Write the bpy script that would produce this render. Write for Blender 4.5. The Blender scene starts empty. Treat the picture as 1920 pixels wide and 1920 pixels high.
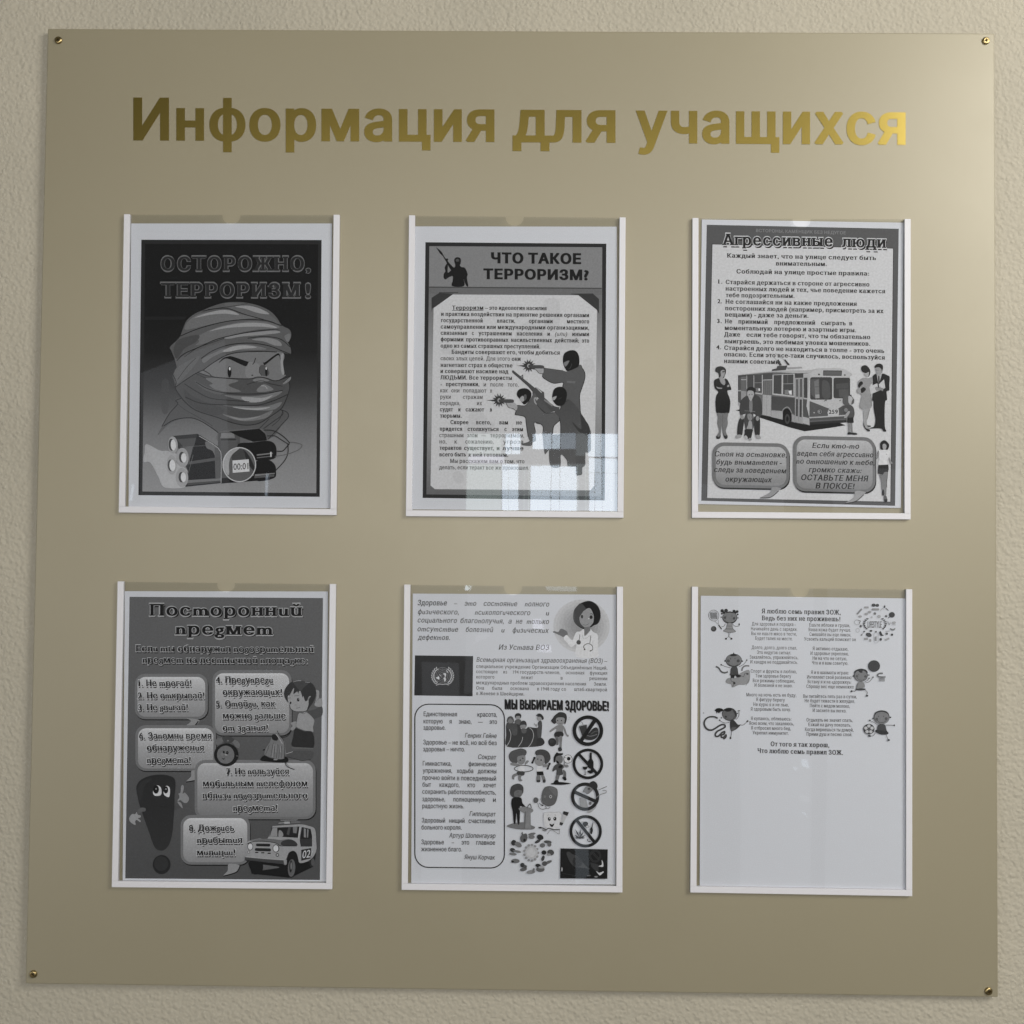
import bpy, math, random
import numpy as np
from mathutils import Vector, Matrix
from mathutils.geometry import delaunay_2d_cdt

random.seed(4)
scene = bpy.context.scene
COL = scene.collection
BZ = 1.5                                   # height of the board's centre above the floor

# ---------------------------------------------------------------- camera
CAM_P = (0.00758, -0.03922, 1.06971)       # x, height from board centre, distance from the board's face
CAM_R = (0.029, 0.00932, 0.0095)
def rot3(a):
    cx, sx, cy, sy, cz, sz = math.cos(a[0]), math.sin(a[0]), math.cos(a[1]), math.sin(a[1]), math.cos(a[2]), math.sin(a[2])
    return (np.array([[1,0,0],[0,cx,-sx],[0,sx,cx]]) @ np.array([[cy,0,sy],[0,1,0],[-sy,0,cy]]) @ np.array([[cz,-sz,0],[sz,cz,0],[0,0,1]]))
RM = rot3(CAM_R)
AX = np.array([[1,0,0],[0,0,-1],[0,1,0]], float)
cam = bpy.data.cameras.new('camera'); cam_ob = bpy.data.objects.new('camera', cam); COL.objects.link(cam_ob)
cam.sensor_width = 36; cam.lens = 36.0; cam.clip_start = 0.05; cam.clip_end = 60
m4 = Matrix([list(r) + [0] for r in (AX @ RM)] + [[0,0,0,1]])
m4.translation = Vector((CAM_P[0], -CAM_P[2], BZ + CAM_P[1]))
cam_ob.matrix_world = m4
scene.camera = cam_ob

# ---------------------------------------------------------------- light of the corridor
w = bpy.data.worlds.new('World'); scene.world = w; w.use_nodes = True
bg = w.node_tree.nodes['Background']; bg.inputs[0].default_value = (0.92, 0.95, 1.0, 1); bg.inputs[1].default_value = 0.055
scene.view_settings.view_transform = 'Standard'; scene.view_settings.look = 'None'
scene.view_settings.exposure = 0; scene.view_settings.gamma = 1
scene.view_settings.use_curve_mapping = False
scene.cycles.use_denoising = True; scene.cycles.denoiser = 'OPENIMAGEDENOISE'; scene.cycles.denoising_input_passes = 'RGB_ALBEDO_NORMAL'; scene.cycles.denoising_prefilter = 'FAST'; scene.cycles.use_adaptive_sampling = False
scene.cycles.max_bounces = 8; scene.cycles.transparent_max_bounces = 16
scene.cycles.caustics_reflective = False; scene.cycles.caustics_refractive = False
def area(name, loc, target, sx, sy, power, col):
    l = bpy.data.lights.new(name, 'AREA'); l.shape = 'RECTANGLE'; l.size = sx; l.size_y = sy; l.energy = power; l.color = col
    o = bpy.data.objects.new(name, l); COL.objects.link(o); o.location = loc
    o.rotation_euler = (Vector(target) - Vector(loc)).to_track_quat('-Z', 'Y').to_euler()
    return o
area('corridor_window_light', (1.66, -1.4, BZ + 0.98), (0.2, 0, BZ), 0.9, 1.0, 41, (1.0, 0.97, 0.90))
# long low strip lamp added behind the photographer for the board's sheen: 5.9 x 0.3 m, 5 m away
ra = area('sheen_row_fill', (0.04, -5.0, BZ - 0.097), (0.04, 0, BZ - 0.097), 5.8, 0.29, 46, (1.0, 0.965, 0.90)); ra.rotation_euler.rotate_axis('Z', -0.008)
# two tall narrow strip lamps added above it to raise the sheen
area('sheen_strip_fill', (0.876, -5.0, BZ + 0.74), (0.876, 0, BZ + 0.74), 0.30, 1.2, 36, (1.0, 0.965, 0.90))
area('sheen_strip_fill', (-0.83, -5.0, BZ + 0.74), (-0.83, 0, BZ + 0.74), 0.30, 1.2, 28, (1.0, 0.965, 0.90))
area('left_fill_light', (-2.6, -2.3, BZ - 0.7), (0, 0, BZ), 1.2, 1.2, 11, (0.93, 0.96, 1.0))  # added fill lamp, lifts the lower left of the wall

# ---------------------------------------------------------------- pixel <-> place on the board
def ray(u, v):
    d = RM @ np.array([(u - 960) / 1920, (960 - v) / 1920, -1.0])
    return d                                # board coords: x, up, out
def on_board(u, v, z):
    """the spot of the board (x, up) at height z above its face"""
    d = ray(u, v); t = (z - CAM_P[2]) / d[2]
    return CAM_P[0] + t * d[0], CAM_P[1] + t * d[1]
def on_board_many(P, z):
    P = np.asarray(P, float)
    D = np.stack([(P[:,0] - 960) / 1920, (960 - P[:,1]) / 1920, -np.ones(len(P))], 1) @ RM.T
    t = (z - CAM_P[2]) / D[:,2]
    return np.stack([CAM_P[0] + t * D[:,0], CAM_P[1] + t * D[:,1]], 1)
def W3(x, up, out): return (x, -out, BZ + up)

# ---------------------------------------------------------------- objects
def tag(o, label=None, cat=None, group=None, kind=None):
    for k, v in (('label', label), ('category', cat), ('group', group), ('kind', kind)):
        if v: o[k] = v
    return o
def empty(name, loc):
    o = bpy.data.objects.new(name, None); COL.objects.link(o); o.location = loc; o.empty_display_size = 0.02
    return o
def mesh_ob(name, verts, faces, mat, parent=None, origin=None, smooth=False):
    verts = [tuple(map(float, v)) for v in verts]
    if origin is None:
        origin = tuple(parent.location) if parent is not None else (0, 0, 0)
    V = [(v[0]-origin[0], v[1]-origin[1], v[2]-origin[2]) for v in verts]
    me = bpy.data.meshes.new(name); me.from_pydata(V, [], faces); me.materials.append(mat)
    if smooth:
        for p in me.polygons: p.use_smooth = True
    me.update()
    o = bpy.data.objects.new(name, me); COL.objects.link(o)
    if parent is not None:
        o.parent = parent
        o.location = tuple(origin[i] - parent.location[i] for i in range(3))
    else: o.location = origin
    return o
def bevel(o, wd, seg=2):
    m = o.modifiers.new('edge', 'BEVEL'); m.width = wd; m.segments = seg; m.limit_method = 'ANGLE'
    return o
def prism(quad, y0, y1):
    """quad: four (x, up) going round; y0 back, y1 front (out)"""
    v = [W3(x, u, y0) for x, u in quad] + [W3(x, u, y1) for x, u in quad]
    n = len(quad)
    f = [tuple(range(n, 2*n)), tuple(range(n-1, -1, -1))] + [(i, (i+1) % n, n + (i+1) % n, n + i) for i in range(n)]
    return v, f

# ---------------------------------------------------------------- materials
def mat(name, col, rough=0.5, metal=0.0, spec=0.5):
    m = bpy.data.materials.new(name); m.use_nodes = True
    b = m.node_tree.nodes['Principled BSDF']
    b.inputs['Base Color'].default_value = (*col, 1); b.inputs['Roughness'].default_value = rough
    b.inputs['Metallic'].default_value = metal; b.inputs['Specular IOR Level'].default_value = spec
    return m, m.node_tree.nodes, m.node_tree.links, b
def noise_bump(nt, nodes, links, b, scale, dist, strength=1.0, detail=3, coord='Object', rough=0.55):
    tc = nodes.new('ShaderNodeTexCoord'); n = nodes.new('ShaderNodeTexNoise'); n.inputs['Scale'].default_value = scale
    n.inputs['Detail'].default_value = detail; n.inputs['Roughness'].default_value = rough
    links.new(tc.outputs[coord], n.inputs['Vector'])
    bp = nodes.new('ShaderNodeBump'); bp.inputs['Distance'].default_value = dist; bp.inputs['Strength'].default_value = strength
    links.new(n.outputs['Fac'], bp.inputs['Height']); links.new(bp.outputs['Normal'], b.inputs['Normal'])
    return tc, n, bp

# plaster rolled with a coarse roller
M_wall, N, L_, B = mat('wall_plaster', (0.60, 0.555, 0.445), 0.75, spec=0.25)
tc = N.new('ShaderNodeTexCoord')
n1 = N.new('ShaderNodeTexNoise'); n1.inputs['Scale'].default_value = 190; n1.inputs['Detail'].default_value = 2; n1.inputs['Distortion'].default_value = 0.9
v1 = N.new('ShaderNodeTexVoronoi'); v1.feature = 'SMOOTH_F1'; v1.inputs['Scale'].default_value = 240; v1.inputs['Smoothness'].default_value = 0.6
n2 = N.new('ShaderNodeTexNoise'); n2.inputs['Scale'].default_value = 420; n2.inputs['Detail'].default_value = 3
n3 = N.new('ShaderNodeTexNoise'); n3.inputs['Scale'].default_value = 5; n3.inputs['Detail'].default_value = 4
for n in (n1, v1, n2, n3): L_.new(tc.outputs['Object'], n.inputs['Vector'])
a1 = N.new('ShaderNodeMath'); a1.operation = 'MULTIPLY_ADD'; L_.new(v1.outputs['Distance'], a1.inputs[0]); a1.inputs[1].default_value = -0.9; L_.new(n1.outputs['Fac'], a1.inputs[2])
a2 = N.new('ShaderNodeMath'); a2.operation = 'MULTIPLY_ADD'; L_.new(n2.outputs['Fac'], a2.inputs[0]); a2.inputs[1].default_value = 0.16; L_.new(a1.outputs[0], a2.inputs[2])
bp = N.new('ShaderNodeBump'); bp.inputs['Distance'].default_value = 0.0011; bp.inputs['Strength'].default_value = 0.9
L_.new(a2.outputs[0], bp.inputs['Height']); L_.new(bp.outputs['Normal'], B.inputs['Normal'])
cr = N.new('ShaderNodeValToRGB'); cr.color_ramp.elements[0].position = 0.3; cr.color_ramp.elements[0].color = (0.410, 0.380, 0.307, 1)
cr.color_ramp.elements[1].position = 0.7; cr.color_ramp.elements[1].color = (0.460, 0.424, 0.342, 1)
L_.new(n3.outputs['Fac'], cr.inputs[0]); L_.new(cr.outputs[0], B.inputs['Base Color'])

# champagne coloured satin plastic
M_board, N, L_, B = mat('board_plastic', (0.40, 0.355, 0.235), 0.45, metal=0.12, spec=0.95)
tc = N.new('ShaderNodeTexCoord'); n1 = N.new('ShaderNodeTexNoise'); n1.inputs['Scale'].default_value = 2.2; n1.inputs['Detail'].default_value = 3
L_.new(tc.outputs['Object'], n1.inputs['Vector'])
cr = N.new('ShaderNodeValToRGB'); cr.color_ramp.elements[0].position = 0.3; cr.color_ramp.elements[0].color = (0.280, 0.247, 0.163, 1)
cr.color_ramp.elements[1].position = 0.7; cr.color_ramp.elements[1].color = (0.296, 0.261, 0.171, 1)
L_.new(n1.outputs['Fac'], cr.inputs[0]); L_.new(cr.outputs[0], B.inputs['Base Color'])
n5 = N.new('ShaderNodeTexNoise'); n5.inputs['Scale'].default_value = 3.5; n5.inputs['Detail'].default_value = 7; n5.inputs['Roughness'].default_value = 0.65; n5.inputs['Distortion'].default_value = 0.6   # hand marks and wiping streaks
L_.new(tc.outputs['Object'], n5.inputs['Vector']); mr5 = N.new('ShaderNodeMapRange'); mr5.inputs['From Min'].default_value = 0.3; mr5.inputs['From Max'].default_value = 0.7; mr5.inputs['To Min'].default_value = 0.42; mr5.inputs['To Max'].default_value = 0.48
L_.new(n5.outputs['Fac'], mr5.inputs['Value']); L_.new(mr5.outputs[0], B.inputs['Roughness'])
n4 = N.new('ShaderNodeTexNoise'); n4.inputs['Scale'].default_value = 900; L_.new(tc.outputs['Object'], n4.inputs['Vector'])
bp = N.new('ShaderNodeBump'); bp.inputs['Distance'].default_value = 0.00003; bp.inputs['Strength'].default_value = 0.5
L_.new(n4.outputs['Fac'], bp.inputs['Height']); L_.new(bp.outputs['Normal'], B.inputs['Normal'])

M_gold, N, L_, B = mat('gold_foil', (0.42, 0.32, 0.085), 0.28, 1.0)
M_rail, N, L_, B = mat('white_plastic', (0.67, 0.665, 0.70), 0.45, spec=0.4)
M_brass, N, L_, B = mat('brass', (0.40, 0.31, 0.15), 0.32, 1.0)
M_dark, N, L_, B = mat('recess_shadow_metal', (0.05, 0.04, 0.02), 0.6, 0.6)
M_paper, N, L_, B = mat('office_paper', (0.71, 0.73, 0.79), 0.7, spec=0.2)
noise_bump(None, N, L_, B, 5.5, 0.0022, 0.8, 2)

# print: colour comes from the printed tone stored on each vertex; toner keeps a faint sheen
M_ink, N, L_, B = mat('toner_print', (0.1, 0.1, 0.1), 0.6, spec=0.2)
at = N.new('ShaderNodeAttribute'); at.attribute_name = 'ink'
tcn = N.new('ShaderNodeTexCoord'); nn = N.new('ShaderNodeTexNoise'); nn.inputs['Scale'].default_value = 480; nn.inputs['Detail'].default_value = 2
L_.new(tcn.outputs['Object'], nn.inputs['Vector'])
mr = N.new('ShaderNodeMapRange'); mr.inputs['To Min'].default_value = 0.82; mr.inputs['To Max'].default_value = 1.18; L_.new(nn.outputs['Fac'], mr.inputs['Value'])
mx = N.new('ShaderNodeVectorMath'); mx.operation = 'SCALE'; L_.new(at.outputs['Color'], mx.inputs[0]); L_.new(mr.outputs[0], mx.inputs['Scale'])
L_.new(mx.outputs[0], B.inputs['Base Color'])
noise_bump(None, N, L_, B, 5.5, 0.0022, 0.8, 2)

# clear acrylic: fresnel mix of a mirror and a lightly grey transparent
M_pane = bpy.data.materials.new('clear_acrylic'); M_pane.use_nodes = True
N = M_pane.node_tree.nodes; L_ = M_pane.node_tree.links; N.clear()
out = N.new('ShaderNodeOutputMaterial'); mixs = N.new('ShaderNodeMixShader'); tr = N.new('ShaderNodeBsdfTransparent'); gl = N.new('ShaderNodeBsdfGlossy')
fr = N.new('ShaderNodeFresnel'); fr.inputs['IOR'].default_value = 1.49
geo = N.new('ShaderNodeNewGeometry'); io = N.new('ShaderNodeMapRange'); io.inputs['To Min'].default_value = 1.49; io.inputs['To Max'].default_value = 1/1.49   # thin sheet: both faces reflect like its outside
L_.new(geo.outputs['Backfacing'], io.inputs['Value']); L_.new(io.outputs[0], fr.inputs['IOR'])
tr.inputs[0].default_value = (0.962, 0.965, 0.967, 1); gl.inputs[0].default_value = (1, 1, 1, 1); gl.inputs['Roughness'].default_value = 0.015
tcn = N.new('ShaderNodeTexCoord'); nn = N.new('ShaderNodeTexNoise'); nn.inputs['Scale'].default_value = 5; nn.inputs['Detail'].default_value = 1
bpn = N.new('ShaderNodeBump'); bpn.inputs['Distance'].default_value = 0.0003; bpn.inputs['Strength'].default_value = 1
L_.new(tcn.outputs['Object'], nn.inputs['Vector']); L_.new(nn.outputs['Fac'], bpn.inputs['Height']); L_.new(bpn.outputs['Normal'], gl.inputs['Normal'])
L_.new(fr.outputs[0], mixs.inputs[0]); L_.new(tr.outputs[0], mixs.inputs[1]); L_.new(gl.outputs[0], mixs.inputs[2]); L_.new(mixs.outputs[0], out.inputs[0])

def emis(name, col, s):
    m = bpy.data.materials.new(name); m.use_nodes = True; m.cycles.emission_sampling = 'NONE'; N = m.node_tree.nodes; N.clear()
    o = N.new('ShaderNodeOutputMaterial'); e = N.new('ShaderNodeEmission'); e.inputs[0].default_value = (*col, 1); e.inputs[1].default_value = s
    m.node_tree.links.new(e.outputs[0], o.inputs[0]); return m

# ---------------------------------------------------------------- planar fill (union of outlines and convex bits)
def seg_quads(P, wx, wy, closed=True):
    """convex quads and corner pieces covering the band within (wx, wy) of a polyline"""
    P = np.asarray(P, float); Q = []
    S = np.array([wx, wy]); p = P / S; n = len(p)
    rng = range(n if closed else n - 1)
    dirs = []
    for i in rng:
        d = p[(i+1) % n] - p[i]; l = math.hypot(*d)
        dirs.append(d / l if l > 1e-9 else np.array([1.0, 0]))
    for k, i in enumerate(rng):
        a, b = p[i], p[(i+1) % n]; d = dirs[k]; nn = np.array([-d[1], d[0]])
        Q.append(np.array([a + nn, a - nn, b - nn, b + nn]) * S)
    m = len(dirs)
    for k in range(m if closed else m - 1):
        d1, d2 = dirs[k], dirs[(k+1) % m]; c = p[(k+1) % n]
        cr = d1[0]*d2[1] - d1[1]*d2[0]; dt = d1 @ d2
        if abs(cr) < 0.02 and dt > 0: continue
        s = -1 if cr > 0 else 1
        n1 = s*np.array([-d1[1], d1[0]]); n2 = s*np.array([-d2[1], d2[0]])
        if dt > -0.35:
            t = (n1 + n2); t = t / (t @ n1); q = [c, c+n1, c+t, c+n2]
        else: q = [c, c+n1, c+n2]
        Q.append(np.array(q) * S)
    return Q
def fill(contours, convex=(), eps=1e-7, cuts=()):
    vs, es = [], []
    for c in list(contours) + list(convex):
        k = len(vs); n = len(c)
        vs += [Vector((float(x), float(y))) for x, y in c]; es += [(k+i, k+(i+1) % n) for i in range(n)]
    for a, b in cuts:
        k = len(vs); vs += [Vector(a), Vector(b)]; es.append((k, k+1))
    r = delaunay_2d_cdt(vs, es, [], 0, eps)
    V = np.array([(v.x, v.y) for v in r[0]]); F = np.array([f for f in r[2] if len(f) == 3], int).reshape(-1, 3)
    if not len(F): return V, F
    c = V[F].mean(1); keep = np.zeros(len(F), bool); wn = np.zeros(len(F), int)
    for q in contours:
        q = np.asarray(q, float); a = q; b = np.roll(q, -1, 0)
        ay, by = a[:,1][None], b[:,1][None]; y = c[:,1][:,None]; x = c[:,0][:,None]
        cr = (b[:,0]-a[:,0])[None]*(y-ay) - (x-a[:,0][None])*(by-ay)
        wn += ((ay <= y) & (by > y) & (cr > 0)).sum(1) - ((ay > y) & (by <= y) & (cr < 0)).sum(1)
    keep |= wn != 0
    for q in convex:
        q = np.asarray(q, float); a = q; b = np.roll(q, -1, 0)
        cr = (b[:,0]-a[:,0])[None]*(c[:,1][:,None]-a[:,1][None]) - (c[:,0][:,None]-a[:,0][None])*(b[:,1]-a[:,1])[None]
        keep |= (cr >= -1e-12).all(1) | (cr <= 1e-12).all(1)
    F = F[keep]
    ar = (V[F[:,1],0]-V[F[:,0],0])*(V[F[:,2],1]-V[F[:,0],1]) - (V[F[:,2],0]-V[F[:,0],0])*(V[F[:,1],1]-V[F[:,0],1])
    F = F[np.abs(ar) > 1e-12]; ar = ar[np.abs(ar) > 1e-12]
    F[ar < 0] = F[ar < 0][:, ::-1]
    return V, F

# ---------------------------------------------------------------- letters
CH = sorted(set('АБВГДЕЁЖЗИЙКЛМНОПРСТУФХЦЧШЩЪЫЬЭЮЯабвгдеёжзийклмнопрстуфхцчшщъыьэюя0123456789.,:;!?-–—()«»/mungŭrbkLIFESTYM'))
OUT = {}; ADV = {}
def read_outlines():
    obs = []
    def mk(body, res):
        c = bpy.data.curves.new('tmp', 'FONT'); c.body = body; c.fill_mode = 'NONE'; c.resolution_u = res; c.size = 1
        o = bpy.data.objects.new('tmp', c); COL.objects.link(o); return o
    for ch in CH: obs.append((ch, mk(ch, 3), mk('l' + ch + 'l', 1)))
    ll = mk('ll', 1)
    dg = bpy.context.evaluated_depsgraph_get(); dg.update()
    def xmax(o):
        e = o.evaluated_get(dg); me = e.to_mesh(); m = max(v.co.x for v in me.vertices); e.to_mesh_clear(); return m
    base = xmax(ll)
    for ch, o, o2 in obs:
        e = o.evaluated_get(dg); me = e.to_mesh()
        co = np.array([v.co[:2] for v in me.vertices]); nxt = {}; adj = {}
        for ed in me.edges:
            a, b = ed.vertices; adj.setdefault(a, []).append(b); adj.setdefault(b, []).append(a); nxt[a] = b
        seen = set(); cs = []
        for s in adj:
            if s in seen: continue
            loop = [s]; seen.add(s); cur = s
            while True:
                nx = nxt.get(cur)
                if nx is None or nx in seen:
                    nn = [k for k in adj[cur] if k not in seen]
                    if not nn: break
                    nx = nn[0]
                loop.append(nx); seen.add(nx); cur = nx
            P = co[loop]
            keep = np.hypot(*(P - np.roll(P, 1, 0)).T) > 1e-5
            P = P[keep]
            if len(P) > 2: cs.append(P)
        e.to_mesh_clear()
        OUT[ch] = cs; ADV[ch] = xmax(o2) - base
    for ch, o, o2 in obs:
        for q in (o, o2):
            d = q.data; bpy.data.objects.remove(q); bpy.data.curves.remove(d)
    d = ll.data; bpy.data.objects.remove(ll); bpy.data.curves.remove(d)
    ADV[' '] = 0.28
read_outlines()
XH = max(c[:,1].max() for c in OUT['н']); CAP = max(c[:,1].max() for c in OUT['Н'])

# style: bx, by weight added; s, t serif reach and thickness; shear; swaps for cursive letter forms
CURS = {'т': 'm', 'и': 'u', 'й': 'ŭ', 'п': 'n', 'д': 'g'}
ST = {
 'sans':   dict(bx=.010, by=.006),
 'sansit': dict(bx=.006, by=.006, sh=.2),
 'bold':   dict(bx=.027, by=.022),
 'title':  dict(bx=.033, by=.021),
 'heavy':  dict(bx=.060, by=.036),
 'narrow': dict(bx=.055, by=.020),
 'slab':   dict(bx=.040, by=.012, s=.065, t=.07),
 'slabhalo': dict(bx=.072, by=.046, s=.065, t=.07),
 'serif':  dict(bx=.014, by=.003, s=.045, t=.035),
 'serifb': dict(bx=.044, by=.008, s=.045, t=.05),
 'serifit': dict(bx=.014, by=.003, s=.03, t=.03, sh=.22, cur=2),
 'serifbit': dict(bx=.026, by=.006, s=.03, t=.04, sh=.2, cur=2),
 'fancy':  dict(bx=.034, by=.008, s=.05, t=.06, cur=1),
 'fancyhalo': dict(bx=.075, by=.052, s=.05, t=.06, cur=1),
 'fancys': dict(bx=.032, by=.010, s=.04, t=.045, cur=1),
 'fancyshalo': dict(bx=.064, by=.05, s=.04, t=.045, cur=1),
 'heads':  dict(bx=.036, by=.010, s=.055, t=.06),
 'headshalo': dict(bx=.085, by=.062, s=.055, t=.06),
}
GC = {}
def glyph(ch, st):
    d = ST[st]
    if d.get('cur') and not (ch == 'д' and d['cur'] == 2): ch = CURS.get(ch, ch)
    if ch not in OUT: return None
    k = (ch, st)
    if k in GC: return GC[k]
    cs = OUT[ch]; conv = []
    bx, by = d['bx'], d['by']
    for c in cs:
        if bx > 0.001: conv += seg_quads(c, bx, max(by, 0.001))
        if d.get('s'):
            s, t = d['s'], d['t']; n = len(c)
            for i in range(n):
                a, b = c[i], c[(i+1) % n]
                if abs(a[1]-b[1]) < 2e-4 and abs(a[0]-b[0]) > 0.05:
                    x0, x1 = sorted((a[0], b[0])); y = a[1]
                    for lev, sg in ((0, 1), (XH, -1), (CAP, -1), (min(q[:,1].min() for q in cs), 1)):
                        if abs(y - lev) < 0.006:
                            xa, xb = x0 - bx - s, x1 + bx + s
                            ya, yb = (y - by, y + t) if sg > 0 else (y - t, y + by)
                            conv.append(np.array([(xa, ya), (xb, ya), (xb, yb), (xa, yb)])); break
    V, F = fill(cs, conv, 1e-5)
    if d.get('sh'): V = V.copy(); V[:,0] += d['sh'] * V[:,1]
    GC[k] = (V, F, ADV[ch] + bx * 1.2 + d.get('s', 0) * 0.9)
    return GC[k]
def layout(s, st):
    x = 0; r = []
    for ch in s:
        if ch == ' ': x += ADV[' ']; continue
        g = glyph(ch, st)
        if g is None: x += 0.3; continue
        r.append((x, g)); x += g[2]
    x0 = min(a + g[0][:,0].min() for a, g in r); x1 = max(a + g[0][:,0].max() for a, g in r)
    return r, x0, x1

# ---------------------------------------------------------------- print on a sheet
def lin(v):
    v = v / 255.0
    return v / 12.92 if v <= 0.04045 else ((v + 0.055) / 1.055) ** 2.4
def crv(P, closed, k=6):
    P = np.asarray(P, float); n = len(P); o = []
    for i in range(n if closed else n - 1):
        if closed: a, b, c, d = P[i-1], P[i], P[(i+1) % n], P[(i+2) % n]
        else: a, b, c, d = P[max(i-1, 0)], P[i], P[i+1], P[min(i+2, n-1)]
        for j in range(k):
            t = j / k
            o.append(0.5*((2*b) + (c-a)*t + (2*a-5*b+4*c-d)*t*t + (3*b-a-3*c+d)*t**3))
    if not closed: o.append(P[-1])
    return np.array(o)
def pts(s):
    if isinstance(s, str): return np.array([[float(q) for q in p.split(',')] for p in s.split()])
    return np.asarray(s, float)
class Sheet:
    BASE = 0.0010
    def __init__(self, name, corners, white, label, cat='poster'):
        self.W = lin(white); self.k = 0; self.parts = []
        C = on_board_many(corners, self.BASE)
        self.root = empty(name, W3((C[2][0]+C[3][0])/2, (C[2][1]+C[3][1])/2, self.BASE)); tag(self.root, label, cat)
        v, f = prism([tuple(p) for p in C[::-1]], self.BASE - 0.00015, self.BASE)
        mesh_ob('paper', v, f, M_paper, self.root)
        self.view(0, 0, 1)
    def view(self, ox, oy, s): self.o = np.array([ox, oy], float); self.s = s
    def part(self, n): self.parts.append((n, []))
    def add(self, V, F, g, g2=None, stops=None, zoff=0):
        """V in view coordinates"""
        if not len(F): return
        px = V * self.s + self.o
        z = self.BASE + 4e-6 * (self.k + 1) + zoff
        w = on_board_many(px, z)
        if stops: gv = np.interp(V[:,1], [a for a, _ in stops], [b for _, b in stops])
        elif g2 is not None:
            y0, y1 = V[:,1].min(), V[:,1].max(); gv = g + (g2-g)*(V[:,1]-y0)/max(y1-y0, 1e-6)
        else: gv = np.full(len(V), float(g))
        al = np.array([min(0.78, max(0.004, 0.68 * (lin(x) - 0.004) / self.W)) for x in gv]) if (stops or g2 is not None) else np.full(len(V), min(0.78, max(0.004, 0.68*(lin(g)-0.004)/self.W)))
        self.parts[-1][1].append((w, z, F, al))
    def G(self, p, g, g2=None, k=6, stops=None):            # smooth shape
        self.k += 1; V, F = fill([crv(pts(p), True, k)], eps=1e-4); self.add(V, F[:, ::-1], g, g2, stops)
    def H(self, p, g, g2=None, stops=None):                 # straight-edged shape
        P = pts(p); x0, x1 = P[:,0].min()-1, P[:,0].max()+1
        cuts = [((x0, y), (x1, y)) for y, _ in (stops or ()) if P[:,1].min() < y < P[:,1].max()]
        self.k += 1; V, F = fill([P], eps=1e-4, cuts=cuts); self.add(V, F[:, ::-1], g, g2, stops)
    def L(self, p, w, g, k=5, closed=False):                # smooth line
        self.k += 1; P = crv(pts(p), closed, k) if k > 1 else pts(p)
        V, F = fill([], seg_quads(P, w/2, w/2, closed), eps=1e-4); self.add(V, F[:, ::-1], g)
    def K(self, p, w, g, closed=False): self.L(p, w, g, 1, closed)
    def C(self, x, y, rx, ry, g, rot=0, g2=None, n=28):
        a = np.linspace(0, 2*math.pi, n, endpoint=False); c, s = math.cos(rot), math.sin(rot)
        X, Y = rx*np.cos(a), ry*np.sin(a)
        self.k += 1; V, F = fill([np.stack([x + X*c - Y*s, y + X*s + Y*c], 1)], eps=1e-4); self.add(V, F[:, ::-1], g, g2)
    def O(self, x, y, rx, ry, w, g, rot=0, n=36):
        a = np.linspace(0, 2*math.pi, n, endpoint=False); c, s = math.cos(rot), math.sin(rot)
        X, Y = rx*np.cos(a), ry*np.sin(a)
        self.K(np.stack([x + X*c - Y*s, y + X*s + Y*c], 1), w, g, True)
    def RR(self, x0, y0, x1, y1, r, g, g2=None, stops=None, tilt=0, line=0):   # rounded box, tilt = drop of the right side
        P = []
        for cx, cy, a0 in ((x1-r, y0+r, -90), (x1-r, y1-r, 0), (x0+r, y1-r, 90), (x0+r, y0+r, 180)):
            for j in range(7):
                a = math.radians(a0 + 15*j); P.append((cx + r*math.cos(a), cy + r*math.sin(a)))
        P = np.array(P); P[:,1] += tilt*(P[:,0]-x0)/(x1-x0)
        if line: self.K(P, line, g, True)
        else: self.H(P, g, g2, stops)
    def T(self, s, x0, x1, y0, y1=None, cap=35, st='serif', g=40, dy=0, new=True, dx=0):
        """a run of letters from x0 to x1 on a baseline that goes from y0 to y1"""
        if y1 is None: y1 = y0
        if new: self.k += 1
        r, a, b = layout(s, st); kx = (x1 - x0) / max(b - a, 1e-6); ky = cap / CAP
        for i, (x, (V, F, ad)) in enumerate(r):
            if not len(F): continue
            X = x0 + (V[:,0] + x - a) * kx + dx
            Y = y0 + (y1 - y0) * (X - x0) / max(x1 - x0, 1e-6) - V[:,1] * ky + dy
            self.add(np.stack([X, Y], 1), F, g, zoff=2e-6 * (i % 2))
    def Wd(self, words, y0, y1, X0, X1, **kw):              # words placed one by one on one baseline
        self.k += 1
        for s, a, b in words:
            self.T(s, a, b, y0 + (y1-y0)*(a-X0)/(X1-X0), y0 + (y1-y0)*(b-X0)/(X1-X0), new=False, **kw)
    def done(self):
        tint = np.array([1.0, 1.01, 1.06])
        for name, items in self.parts:
            vs, fs, al = [], [], []; k = 0
            for w, z, F, a in items:
                vs.append(np.stack([w[:,0], np.full(len(w), -z), BZ + w[:,1]], 1)); fs.append(F + k); al.append(a); k += len(w)
            V = np.concatenate(vs) - np.array(self.root.location); F = np.concatenate(fs); A = np.concatenate(al)
            me = bpy.data.meshes.new(name)
            me.vertices.add(len(V)); me.vertices.foreach_set('co', V.astype(np.float32).ravel())
            me.loops.add(len(F)*3); me.loops.foreach_set('vertex_index', F.astype(np.int32).ravel())
            me.polygons.add(len(F)); me.polygons.foreach_set('loop_start', np.arange(0, len(F)*3, 3, dtype=np.int32))
            me.update(calc_edges=True); me.validate()
            ca = me.color_attributes.new('ink', 'FLOAT_COLOR', 'POINT')
            if len(ca.data) == len(A):
                c4 = np.ones((len(A), 4), np.float32); c4[:, :3] = A[:, None] * tint[None]
                ca.data.foreach_set('color', c4.ravel())
            me.materials.append(M_ink)
            o = bpy.data.objects.new(name, me); COL.objects.link(o); o.parent = self.root

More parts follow.
